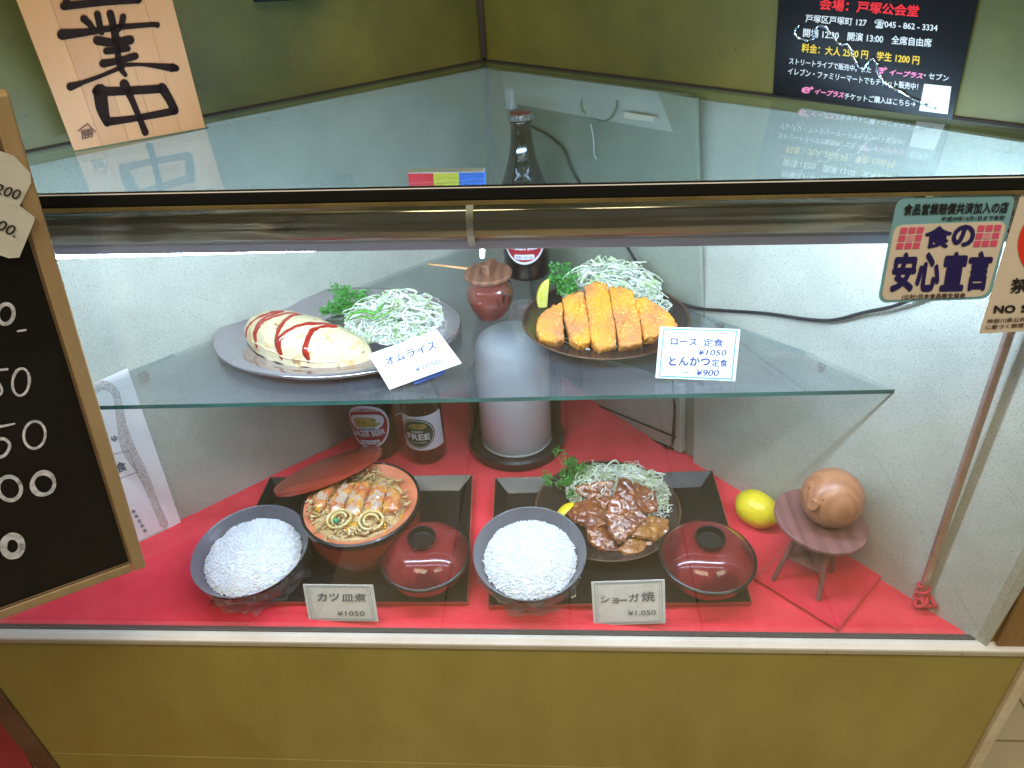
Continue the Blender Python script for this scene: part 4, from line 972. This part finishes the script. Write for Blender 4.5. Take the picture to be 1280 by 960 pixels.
for p, q in zip(bs, tops):
    g = MB(); d_ = (q-p); g.tube([p, p+d_*.05, q], [.0022, .0027, .0030], 8); g.build('leg', 'stool', t, smooth='auto')
sh4 = [p+(q-p)*.42 for p, q in zip(bs, tops)]; sh4 = [sh4[0], sh4[1], sh4[3], sh4[2]]
MB().slab(sh4, (0, 0, 1), .003).build('lower_shelf', 'stool', t, bevel=.0006)
ph = P(1041, 619, zs_+.037); pr = 37.5*tpx(ph); pc = V((ph.x, ph.y, 0)); pc.z = sc.z+.0018-(pc.x-sc.x)*.10+pr*1.0
pc = pc+(ph-CAM).normalized()*0
t = thing('wooden_pig', V((pc.x, pc.y, pc.z-pr)), 'round wooden pig ornament with a snout sitting on the small stool', 'ornament')
g = MB(); n = 24; prof = [(pr*sin(pi*i/n)*(1-.0*i) if 0 < i < n else 1e-5, -pr*cos(pi*i/n)) for i in range(n+1)]
fx = PY(1012, 632, pc.y-pr*.75); fdir = (V((fx.x, fx.y, fx.z))-pc).normalized()
g.lathe(prof, pc, fdir, 48); g.build('body', 'pig', t, smooth=True)
sb = pc+fdir*pr*.93; g = MB(); g.lathe([(pr*.19, 0), (pr*.20, pr*.08), (pr*.197, pr*.20), (pr*.175, pr*.235), (.0001, pr*.225)], sb, fdir, 28); g.build('snout', 'pig', t, smooth='auto')
def on_sphere(u, v, c_, R_):
    d = ray(u, v).normalized(); oc_ = CAM-c_; B_ = oc_.dot(d); C_ = oc_.dot(oc_)-R_*R_; D_ = B_*B_-C_
    return CAM+d*(-B_-sqrt(max(0, D_)))
for (u, v) in ((1012, 610), (1029, 625)):
    p = on_sphere(u, v, pc, pr); g = MB(); g.ball(p, .0008, 10, 6); g.build('eye', 'black', t, smooth=True)
lc_ = P(946, 634, .028); lr = 24*tpx(lc_); la1 = (P(972, 652, .022)-P(920, 615, .030)).normalized(); lc_.z = lr*.93+.003
g = MB(); L_ = lr*1.22; pf = []
for i in range(29):
    q = -1+2*i/28; rr = lr*.93*(max(0, 1-abs(q/.94)**2.3)**.55 if abs(q) < .94 else 0); tip = .30*lr*max(0, 1-((abs(q)-.84)/.16)**2)**.5 if abs(q) > .84 else 0
    pf.append((max(rr, tip, 1e-5), q*L_))
g.lathe(pf, lc_, la1, 40, jit=.03); tag(g.build('lemon', 'lemon', smooth=True), 'whole yellow lemon on the red felt beside the small stool', 'lemon')
# ======================= ROD AND KNOT ============================
rb = P(1147, 756, .004); d = ray(1262, 415)
tt = ((rb-CAM).xy.dot(d.xy))/d.xy.dot(d.xy); rtop = CAM+d*tt; dd = (rtop-rb).normalized(); rt2 = rb+dd*((ZT-.012-rb.z)/dd.z)
t = thing('metal_rod', rb, 'slim metal rod leaning at the right side behind the front glass', 'rod')
g = MB(); sx_ = dd.cross(V((0, 1, 0))).normalized(); sy_ = dd.cross(sx_); g.box((rb+rt2)/2, sx_*.0036, sy_*.0030, (rt2-rb)/2); g.build('rod_body', 'rod', t, bevel=.0012)
rk = thing('red_knot', P(1150, 748, .006), 'red cord knotted round the foot of the metal rod', 'cord'); rkc = rb+dd*.006
g = MB(); pts = []
for k in range(60):
    a = k/60*2*pi; pts.append(rkc+V((.004+.0085*sin(2*a)+.003*cos(5*a), -.004+.006*cos(a*3), .006+.0045*sin(3*a+.5))))
g.tube(pts, .0020, 7, closed=True)
pts = [rkc+V((.004*cos(q), .004*sin(q), -.001+q*.0012)) for q in [k*.5 for k in range(26)]]; pts = [rb+dd*(.003+k*.0009)+sx_*(.0062*cos(k*.6))+sy_*(.0052*sin(k*.6)) for k in range(34)]; g.tube(pts, .0016, 6)
g.build('cord', 'knot', rk, smooth=True)
# ======================= CORD, TAPE, WIRE ============================
def cat(pts, sub=8):
    out = []; n = len(pts)
    for i in range(n-1):
        p0, p1, p2, p3 = pts[max(0, i-1)], pts[i], pts[i+1], pts[min(n-1, i+2)]
        for k in range(sub): t_ = k/sub; out.append(.5*((p1*2)+(p2-p0)*t_+(p0*2-p1*5+p2*4-p3)*t_*t_+(p1*3-p0-p2*3+p3)*t_**3))
    out.append(pts[-1]); return out
t = thing('power_cord', PRA.at(700, 180, .01), 'black power cord running from the rear plug down and along the right liner', 'cord')
path = [PRA.at(655, 128, .022), PRA.at(668, 152, .012), PRA.at(690, 168, .006), PRA.at(708, 185, .005), PRA.at(716, 205, .005), PRA.at(727, 226, .005), PRA.at(755, 265, .008), PRA.at(785, 297, .010), PRA.at(815, 336, .016), PRA.at(842, 362, .020)]
path += [PRB.at(876, 380, .013), PRB.at(905, 386, .006), PRB.at(960, 390, .005), PRB.at(1010, 397, .005), PRB.at(1045, 398, .006), PRB.at(1085, 388, .007), PRB.at(1130, 377, .009), PRB.at(1185, 350, .012), PRB.at(1225, 300, .012), PRB.at(1250, 240, .012)]
g = MB(); cp_ = cat(path); g.tube(cp_, .0019, 8); g.build('cable', 'cord', t, smooth=True)
pp = path[0]; g = MB(); g.box(pp+V((0, 0, .010)), PRA.n.cross(V((0, 0, 1)))*.008, PRA.n*.006, V((0, 0, .014))); g.build('plug', 'white_pl', t, bevel=.003)
g = MB(); cen = PRA.at(760, 122); uu = V((0, 0, 1)).cross(PRA.n); pts = [PRA.at(737+0, 122, .010)]
pts = [PRA.at(u, v, .009+.004*sin(u)) for u, v in ((735, 118), (737, 132), (745, 145), (760, 150), (774, 143), (781, 130), (780, 122))]
g.tube(cat(pts), .0014, 6); wr_ = tag(g.build('wire_loop', 'wire', smooth=True), 'thin green wire loop hanging on the rear liner right of the bottle', 'wire')
g = MB(); g.tube(cat([PRA.at(747, 152, .012), PRA.at(749, 170, .010), PRA.at(750, 190, .010), PRA.at(753, 196, .010)]), [.0008]*24+[.0018], 6); tag(g.build('white_string', 'white_pl', smooth=True), 'short white string hanging below the green wire loop', 'string')
for q, (poly, lab) in enumerate(((((690, 116), (722, 119), (722, 129), (690, 125)), 'scrap of beige tape on the rear liner nearest the bottle'), (((789, 137), (827, 143), (824, 149), (789, 145)), 'scrap of beige tape on the rear liner right of the wire loop'))):
    MB().slab([PRA.at(u, v, .0115) for u, v in poly], PRA.n, .0008).build('tape', 'tape', None); o = COL.objects[-1]; tag(o, lab, 'tape', 'tape scraps on the rear liner')
# thin dark lead by the vent
g = MB(); g.tube(cat([PRA.at(850, 470, .014), PRA.at(852, 520, .015), PRA.at(846, 553, .015), PRA.at(815, 545, .015), PRA.at(775, 525, .015)]), .0012, 6); tag(g.build('thin_lead', 'cord', smooth=True), 'thin black lead hanging over the vent board under the shelf', 'cord')
# ======================= CARDS ============================
def card(name, corners, org, zorg, lean, yaw, border, bcol, label, m='paper', th=.0009):
    o_ = P(org[0], org[1], zorg); n = V((sin(yaw)*cos(lean), -cos(yaw)*cos(lean), sin(lean))); pl = Plane(o_, n)
    t = thing(name, o_, label, 'price card', 'handwritten price cards')
    q = [pl.at(u, v) for u, v in corners]; MB().slab(q, pl.n, th).build('card', m, t)
    def inset(k):
        cx = sum(p[0] for p in corners)/4; cy = sum(p[1] for p in corners)/4; out = []
        for (u, v) in corners:
            du, dv = u-cx, v-cy; l = sqrt(du*du+dv*dv); out.append((u-du/l*k*1.35, v-dv/l*k*1.1))
        return out
    g = MB()
    for k, w_ in border:
        c_ = inset(k); 
        for i in range(4): stroke(g, pl, [c_[i], c_[(i+1) % 4]], w_, lift=.00025, sub=1)
    if border: g.build('border_line', bcol, t)
    return t, pl
t, pl = card('price_card', [(378.5, 730.5), (466, 731.5), (473, 777), (386, 775.5)][::-1][:0] or [(386, 775.5), (473, 777), (466, 731.5), (378.5, 730.5)], (430, 776.5), .004, radians(16), radians(-5), [(3.5, .7), (6, .5)], 'pencil', 'small cream price card reading katsu and 1050 before the left tray', 'paper_warm')
g = MB(); text(g, 'カツ', pl, (397, 751), (424, 751), 10, bold=.022); text(g, '皿煮', pl, (427, 752), (458, 752), 10.5, bold=.012); text(g, '¥1050', pl, (421.5, 769.5), (456, 769.5), 6.2, bold=.008); g.build('lettering', 'gray_ink', t)
t['label'] = 'cream handwritten card reading カツ皿煮 ¥1050 in front of the left tray'
t, pl = card('price_card', [(742, 782), (832, 779), (831, 724.5), (739, 727.5)], (790, 780.5), .004, radians(16), radians(-8), [(3.5, .9), (6, .5)], 'pencil', 'x', 'paper_warm')
t['label'] = 'cream handwritten card reading ショーガ焼 ¥1,050 in front of the right tray'
g = MB(); text(g, 'ショ', pl, (750.5, 753), (773, 754), 9, bold=.012); text(g, 'ー', pl, (774, 751), (784, 750.5), 1.6); text(g, 'ガ', pl, (786, 752), (799, 751.5), 10, bold=.012); text(g, '焼', pl, (802, 752), (819, 751), 12.5, bold=.01); text(g, '¥1,050', pl, (785, 770), (820, 769), 7, bold=.004); g.build('lettering', 'gray_ink', t)
t, pl = card('price_card', [(487, 487), (577, 454), (546.5, 412.5), (460.5, 443)], (487, 487), ZS+.0008, radians(34), radians(0), [], 'teal_line', 'x')
t['label'] = 'white card reading オムライス ¥1050 leaning against the steel platter'
g = MB()
for i, ch in enumerate('オムライス'): q = i/5; text(g, ch, pl, (484+q*65, 457-q*22), (484+q*65+10.5, 457-q*22-3.8), 10, bold=.02)
g.build('lettering', 'blue_ink', t); g = MB(); text(g, '¥1050', pl, (520, 466), (552, 454.5), 7, bold=.006); g.build('price', 'gray_ink', t)
hp = [P(518, 481, ZS+.001), P(556, 467, ZS+.001), P(556, 463, ZS+.001), P(518, 477, ZS+.001)]; MB().slab([p+V((0, 0, .002)) for p in hp], (0, 0, 1), .002).build('card_holder', 'toy_blu', t)
t, pl = card('price_card', [(819.3, 472.5), (919, 476.5), (925.5, 411.5), (825, 408.5)], (868, 474.5), ZS+.0006, radians(20), radians(4), [(4.2, 1.5)], 'teal_line', 'x')
t['label'] = 'white card with teal border reading ロース定食 and とんかつ定食 on the shelf'
g = MB(); text(g, 'ロース', pl, (838, 431), (871, 432), 8.5, bold=.018); text(g, '定食', pl, (879, 433), (904, 433.5), 10, bold=.008); text(g, '¥1050', pl, (871.5, 444), (907, 444.5), 7.5, slant=2, bold=.008)
text(g, 'とんかつ', pl, (836, 457), (887.5, 457.5), 11.5, bold=.028); text(g, '定食', pl, (889, 458), (909.5, 458.5), 9.5, bold=.006); text(g, '¥900', pl, (869, 469.5), (897.5, 470), 7.8, slant=2, bold=.008); stroke(g, pl, [(853, 465), (861.5, 465.4)], .8, sub=1)
g.build('lettering', 'blue_ink', t)
# ======================= PAPER AT LEFT LINER ============================
t = thing('menu_paper', PLL.at(190, 690, .003), 'white certificate sheet with ornamental border leaning on the left liner', 'paper')
q = [(60, 742), (230, 666), (158, 458.5), (30, 515)]
MB().slab([PLL.at(u, v, .0045) for u, v in q], PLL.n, .0008).build('sheet', 'paper', t)
PP = Plane(PLL.o+PLL.n*.0045, PLL.n)
g = MB(); stroke(g, PP, [(95, 500), (125, 482), (142, 488), (148, 505), (152, 530), (160, 560), (178, 592), (190, 620), (205, 655)], [13, 13, 10, 10, 12, 18, 13, 10, 11], lift=.0003)
stroke(g, PP, [(208, 664), (190, 672), (165, 683), (120, 702)], [8, 7, 6, 6], lift=.00035); g.build('ornament_band', 'orn', t)
g = MB(); text(g, 'ゆ', PP, (140, 553), (148, 551), 8, bold=.02); text(g, '食', PP, (147, 592), (160, 587), 13, bold=.02)
for a, b_ in (((140, 568), (161, 563)), ((161, 563), (171, 590)), ((171, 590), (150, 598))): stroke(g, PP, [a, b_], .7, sub=1)
for i in range(5): text(g, '会'[0], PP, (165+i*3.6, 642+i*6), (170+i*3.6, 640+i*6), 4.5, bold=.01)
g.build('lettering', 'gray_ink', t)
# ======================= STANDING BOARDS OUTSIDE ============================
def leaning(BLp, BRp, Tp, zb=None, yb=None, th=.012):
    """rectangle from its lower corners and one upper photo point above the right (or left) corner"""
    pass
C0 = PY(183, 709, YF-.030); Q0 = P(0, 777, C0.z); T0 = PY(11, 118, YF-.045); upv = (T0-C0); hB = upv.length; upn = upv.normalized()
d = ray(0, 776); e = (CAM+d*((C0-CAM).dot(upn)/d.dot(upn))-C0).normalized(); nb = e.cross(upn).normalized()
if nb.dot(CAM-C0) < 0: nb = -nb
PB = Plane(C0, nb)
t = thing('chalkboard', C0+e*.2, 'black chalkboard menu with white prices in a tan wooden frame at the left', 'chalkboard')
Wb = .42; th = .014; fw = .0118
def bp(a, b_, z=0): return C0+e*a+upn*b_+nb*z
def bbox(a0, a1, b0_, b1_, z0, z1): return MB().box((bp(a0, b0_, z0)+bp(a1, b1_, z1))/2, e*(a1-a0)/2, upn*(b1_-b0_)/2, nb*(z1-z0)/2)
bbox(fw, Wb-fw, fw, hB-fw, -.010, -.003).build('board_face', 'board', t)
bbox(0, fw-.0008, 0, hB, -th, 0).build('frame_side', 'board_frame', t, bevel=.0012); bbox(Wb-fw, Wb, 0, hB, -th, 0).build('frame_side', 'board_frame', t, bevel=.0012)
bbox(fw, Wb-fw, 0, fw-.0008, -th, -.0006).build('frame_bottom', 'board_frame', t, bevel=.0012); bbox(fw, Wb-fw, hB-fw, hB, -th, -.0006).build('frame_top', 'board_frame', t, bevel=.0012)
bbox(fw-.001, fw+.0012, fw, hB-fw, -.004, -.0015).build('frame_bead', 'dark_wood', t); bbox(fw, Wb-fw, fw-.001, fw+.0012, -.004, -.0015).build('frame_bead', 'dark_wood', t)
PBf = Plane(C0-nb*.003, nb)
L5 = .0006
class CG:                                        # every chalk numeral is a part of its own
    v = None
def chalk(*strokes):
    g_ = MB()
    for k_, (p_, w_, sub_) in enumerate(strokes): stroke(g_, PBf, p_, w_, L5+.0001*k_, sub=sub_)
    g_.build('chalk_numeral', 'chalk', t)
chalk((ringpts(7, 392, 10, 12.5, tilt=.2), [5]*15, 3)); chalk(([(22, 413.5), (32, 412)], 2.5, 2))
chalk((ringpts(26, 477, 10.5, 17, tilt=.12), [4, 3, 3.4, 3, 3, 3, 4, 3, 4, 4, 3, 3, 3, 4, 4], 3)); chalk(([(-12, 463), (9, 461)], 3, 2), ([(-12, 463), (-12, 476), (-2, 478), (2, 490), (-10, 498)], 3, 6))
chalk((ringpts(43, 543, 13.5, 17, tilt=.12), [3.4]*15, 3)); chalk(([(-10, 534), (4, 532), (18, 529)], [4, 3, 2], 2), ([(-10, 534), (-8, 548), (5, 548), (12, 556), (6, 568), (-6, 572)], 4, 6))
chalk((ringpts(12, 610, 14, 15, tilt=-.5), [5]*15, 3)); chalk((ringpts(54, 604, 14, 13.5, tilt=-.6), [6, 4, 5, 5, 4, 5, 7, 8, 7, 5, 5, 6, 7, 7, 6], 3))
chalk((ringpts(15.5, 682, 11.5, 12.5, tilt=.1), [9, 9, 9, 8, 9, 9, 9, 10, 9, 8, 9, 9, 10, 9, 9], 3))
for poly, txt, a, b_, lab in (([(-30, 182), (0, 187), (17, 193), (37, 214), (38, 226), (24, 254), (-30, 240)], '1200', (-16, 236), (21, 247), 'cut-corner white price tag reading 1200 stuck on the chalkboard, upper one'),
                        ([(-30, 240), (0, 246), (21, 252), (42, 268), (41.5, 273), (23, 318), (10, 319), (-30, 305)], '800.', (-18, 276), (17, 293), 'cut-corner white price tag reading 00. stuck on the chalkboard, lower one')):
    zz = .0038 if txt == '1200' else .0052
    tt_ = thing('price_tag', PBf.at(*poly[2]), lab, 'price tag', 'paper price tags on the chalkboard'); MB().slab([PBf.at(u, v, zz) for u, v in poly][::-1], PBf.n, .0007).build('tag_paper', 'paper_warm', tt_)
    g = MB(); text(g, txt, PBf, a, b_, 12, slant=3, bold=.006, lift=zz+.0004); g.build('tag_number', 'black_ink', tt_)
# wooden sign standing on the glass top
sBL, sBR = P(93, 189, ZT+.0006), P(257, 160, ZT+.0006); e = (sBR-sBL).normalized(); d = ray(21, 0)
sc_ = (sBL-CAM).dot(e)/d.dot(e); T1 = CAM+d*sc_; up1 = (T1-sBL).normalized()
d2 = ray(213, 0); T2 = CAM+d2*((sBR-CAM).dot(e)/d2.dot(e)); up2 = (T2-sBR).normalized(); us = (up1+up2).normalized(); us = (us-e*us.dot(e)).normalized()
ns = e.cross(us).normalized(); 
if ns.dot(CAM-sBL) < 0: ns = -ns
PSg = Plane(sBL, ns); ws_ = (sBR-sBL).length; hs = .30
t = thing('wooden_sign', (sBL+sBR)/2, 'pale wooden sign reading 営業中 in black brush strokes standing on the glass top', 'sign')
nb_ = 5
for k in range(nb_):
    a0_, a1_ = ws_*k/nb_+.00006, ws_*(k+1)/nb_-.00006
    MB().box(sBL+e*(a0_+a1_)/2+us*(hs/2+.0005)-ns*.006, e*(a1_-a0_)/2, us*hs/2, ns*(.006+.0001*(k % 2))).build('board_strip', 'pine' if k % 2 else 'pine2', t, bevel=.0002)
Zs = 2.977
def zz_(l): return [(a/Zs, b_/Zs) for a, b_ in l]
g = MB()
for pts, w_ in (([(238, 22), (380, 8), (515, 0)], [26, 22, 20]), ([(240, -30), (250, 18)], [20, 22]), ([(505, -35), (512, 2)], [18, 20]), ([(250, -32), (500, -45)], [18, 18]),
                ([(232, 128), (330, 118), (450, 100), (586, 90)], [34, 22, 18, 14]), ([(560, 88), (585, 94)], [12, 16]),
                ([(312, 70), (335, 92), (352, 118)], [24, 20, 16]), ([(362, 52), (370, 90), (378, 120)], [22, 20, 18]), ([(410, 50), (420, 90), (432, 150)], [24, 22, 26]), ([(458, 62), (452, 90), (438, 112)], [20, 18, 16]),
                ([(362, 150), (420, 158), (484, 148)], [28, 26, 28]), ([(396, 190), (440, 186), (474, 180)], [22, 18, 20]), ([(384, 236), (440, 226), (503, 208)], [26, 20, 22]),
                ([(430, 150), (438, 200), (446, 250), (466, 278)], [22, 20, 18, 14]), ([(262, 322), (310, 306), (390, 276), (458, 246)], [26, 14, 12, 14]), ([(440, 242), (530, 240), (640, 252)], [14, 10, 26]), ([(640, 250), (655, 254)], [26, 20]),
                ([(372, 338), (380, 400), (398, 458)], [44, 40, 22]), ([(360, 340), (460, 338), (600, 330)], [30, 26, 26]), ([(602, 326), (630, 370), (648, 408)], [30, 26, 26]), ([(402, 452), (500, 440), (650, 412)], [26, 20, 24]),
                ([(462, 312), (490, 370), (515, 430), (540, 492)], [30, 20, 18, 22])):
    stroke(g, PSg, zz_(pts), [q*1.22/Zs for q in w_], lift=.0008)
g.build('brush_lettering', 'ink', t)
g = MB()
for pts in ([(290, 487), (325, 460)], [(325, 460), (354, 490)]): stroke(g, PSg, zz_(pts), 1.6, lift=.0008, sub=1)
text(g, '勝', PSg, (102, 174.5), (118, 171), 12, bold=.03, lift=.0008); g.build('burnt_mark', 'burn', t)
# poster in a plastic sleeve on the right wall
PPo = Plane(PWR.o+PWR.n*.0035, PWR.n)
t = thing('concert_poster', PPo.at(1080, 134), 'black ticket poster with red, white and yellow Japanese text on the right wall', 'poster')
q = [(966, 117), (1190, 149.5), (1236, -62), (977, -70)]
MB().slab([PPo.at(u, v) for u, v in q], PPo.n, .0012).build('sheet', 'poster', t)
MB().slab([PPo.at(1156, 104.5, .0010)*1.0, PPo.at(1189.5, 108, .0010), PPo.at(1185, 142.5, .0010), PPo.at(1149.5, 138, .0010)][::-1], PPo.n, .0006).build('white_square', 'p_white', t)
def ln(body, a, b_, h, m_, bold=.02, slant=0, nm='lettering'):
    g = MB(); text(g, body, PPo, a, b_, h, slant=slant, bold=bold, lift=.0006); g.build(nm, m_, t)
ln('会場：戸塚公会堂', (1024, 12), (1148, 21.5), 15, 'p_red', .03, 1)
g = MB()
for body, a, b_, h, bo in (('戸塚区戸塚町 127　☎045 - 862 - 3334', (1007, 28.5), (1172, 40.5), 11, .014), ('開場 12:30　開演 13:00　全席自由席', (1004, 46), (1164.5, 59), 11, .016),
    ('ストリートライブで販売中。また', (986.5, 80), (1089, 91.5), 8.5, .012), ('・セブン', (1155, 97.5), (1186, 101.5), 8, .012),
    ('イレブン・ファミリーマートでもチケット販売中！', (985, 92.8), (1147.5, 112.8), 9, .012), ('チケットご購入はこちら→', (1055.5, 124), (1144.5, 134), 8.5, .012)):
    text(g, body, PPo, a, b_, h, bold=bo, lift=.0006)
g.build('white_lettering', 'p_white', t)
ln('料金：大人 2500 円　学生 1200 円', (1002, 65), (1149, 81), 11.5, 'p_yellow', .022)
for (x0, y0, x1, y1, ex, ey) in ((1111, 93.5, 1153, 98.5, 1099, 88), (1017.5, 117.5, 1054, 122.5, 1007, 112.5)):
    g = MB(); text(g, 'イープラス', PPo, (x0, y0), (x1, y1), 7.5, slant=2, bold=.045, lift=.0006); text(g, 'e', PPo, (ex-6, ey+3.4), (ex+5, ey+4.4), 8, slant=2, bold=.03, lift=.0006); text(g, '+', PPo, (ex+5.5, ey-.5), (ex+10.5, ey), 4.5, bold=.05, lift=.0006); g.build('pink_lettering', 'p_pink', t)
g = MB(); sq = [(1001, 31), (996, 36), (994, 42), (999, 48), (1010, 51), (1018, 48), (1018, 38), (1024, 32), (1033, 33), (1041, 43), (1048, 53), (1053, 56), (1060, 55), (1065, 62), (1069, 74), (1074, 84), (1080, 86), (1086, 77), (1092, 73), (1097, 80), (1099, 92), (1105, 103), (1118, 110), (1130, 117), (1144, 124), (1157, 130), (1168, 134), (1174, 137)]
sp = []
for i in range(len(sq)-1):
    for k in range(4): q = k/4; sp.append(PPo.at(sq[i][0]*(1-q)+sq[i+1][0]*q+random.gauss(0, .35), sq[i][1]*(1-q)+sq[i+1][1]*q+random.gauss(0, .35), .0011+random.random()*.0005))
g.tube(sp, [random.uniform(.0005, .0017) for _ in sp], 6); g.build('sleeve_glint', 'glint', t, smooth=True)  # added glossy line, drawn in place of the squiggle of reflected light
# frame foot of something hanging higher on the left wall
PFm = Plane(PWL.o+PWL.n*.012, PWL.n); t = MB().slab([PFm.at(322, 3), PFm.at(402, -1.5), PFm.at(402, -60), PFm.at(322, -60)], PFm.n, .011).build('picture_frame', 'black', None, bevel=.001)
tag(t, 'black bottom edge of a frame hanging high on the left wall', 'frame')
# ======================= STICKERS ON THE GLASS ============================
PG = Plane(V((0, YF-.0029, 0)), V((0, -1, 0)))
t = thing('food_safety_sticker', PG.at(1170, 376), 'rounded blue and cream sticker with navy Japanese characters on the front glass', 'sticker')
def rsl(c_, r_, z0, th_, m_, nm): MB().slab([PG.at(u, v, z0) for u, v in roundquad(c_, r_)], PG.n, th_).build(nm, m_, t)
rsl([(1096, 378.5), (1237, 373), (1270, 242.5), (1121, 247.5)], 14, .0006, .0005, 's_blue', 'sticker_sheet')
rsl([(1100.5, 375), (1233, 369.5), (1258.5, 276), (1117.5, 281)], 12, .0010, .0003, 's_cream', 'sticker_field')
g = MB(); text(g, '食品営業賠償共済加入の店', PG, (1127.5, 268.5), (1258, 265.5), 14.5, slant=3.5, bold=.03, lift=.0012); text(g, '平成29年12月1日まで有効', PG, (1175, 275.8), (1254, 273.8), 5.8, slant=1.4, bold=.02, lift=.0012); g.build('black_lettering', 'black_ink', t)
g = MB()
for ch, a, b_ in (('食', (1153, 310), (1187, 309)), ('の', (1187, 308), (1216, 307.5))): text(g, ch, PG, a, b_, 28, slant=4, bold=.045, lift=.0014)
for i, ch in enumerate('安心宣言'): u0 = 1110+i*31.2; text(g, ch, PG, (u0, 364.5-i*.5), (u0+30, 364-i*.5), 50, slant=9 if ch != '心' else 8, bold=.05, lift=.0014)
g.build('navy_lettering', 's_navy', t)
g = MB(); text(g, '(公社)日本食品衛生協会', PG, (1126, 374.2), (1205, 371.8), 7.2, slant=1.4, bold=.02, lift=.0014); g.build('brown_lettering', 's_brown', t)
for (u0, v0) in ((1125.5, 283.8), (1222, 281)):
    for i in range(3):
        for j in range(3):
            a = u0+i*10.3-j*2.4; b_ = v0+j*9.6-i*.3; MB().slab([PG.at(x_, y_, .0014) for x_, y_ in ((a, b_), (a+8.4, b_-.3), (a+6.6, b_+7.4), (a-1.8, b_+7.7))][::-1], PG.n, .0002).build('square', 's_pale' if i == j == 1 else 's_pink', t)
t = thing('no_smoking_sticker', PG.at(1250, 412), 'cream no smoking sticker with a red ring at the right edge of the glass', 'sticker')
rsl([(1223, 417), (1385, 408), (1425, 226), (1279, 233)], 4, .0004, .0004, 's_cream', 'sticker_sheet')
ctr_ = (1313, 306); g = MB(); pts = ringpts(ctr_[0], ctr_[1], 36, 40, 40, .1); stroke(g, PG, pts, 10.5, lift=.0008, sub=2); stroke(g, PG, [(1290, 280), (1336, 333)], 9, lift=.0010, sub=2); g.build('red_ring', 's_red', t)
g = MB(); stroke(g, PG, [(1288, 318), (1334, 311)], 7, lift=.0007, sub=2); text(g, '禁', PG, (1261, 366), (1284, 365), 19, slant=4, bold=.02, lift=.0010); text(g, '煙', PG, (1300, 364.5), (1323, 363.5), 19, slant=4, bold=.02, lift=.0010)
text(g, 'NO', PG, (1241, 391), (1268, 390.3), 10, slant=1.6, bold=.045, lift=.0010); text(g, 'SMOKING', PG, (1275, 390), (1362, 385), 10, slant=1.6, bold=.045, lift=.0010); g.build('lettering', 'black_ink', t)
g = MB(); text(g, '神奈川県公共的施設における受動喫煙', PG, (1233, 403.5), (1370, 396), 5.6, slant=1, bold=.008, lift=.0010); text(g, 'に基づく禁煙の表示', PG, (1231, 411), (1303, 407), 5.6, slant=1, bold=.008, lift=.0010); g.build('small_print', 's_brown', t)
# red floor mat at the left
q = P(-40, 880, ZFL+.0046); a = P(0, 884, ZFL+.005); b_ = P(42, 962, ZFL+.005)
dm = (b_-a).normalized(); nm_ = V((-dm.y, dm.x, 0)); nm_ = nm_ if nm_.x < 0 else -nm_
MB().slab([a-dm*.9, b_+dm*.8, b_+dm*.8+nm_*.8, a-dm*.9+nm_*.8], (0, 0, 1), .004).build('door_mat', 'mat_red', None); o = bpy.data.objects['door_mat']
for v_ in o.data.vertices: pass
tag(o, 'red mat on the floor left of the olive base panel', 'mat')
for o in bpy.data.objects:
    if '_o' in o: del o['_o']
    if o.name.startswith('ceiling_lamp'): continue
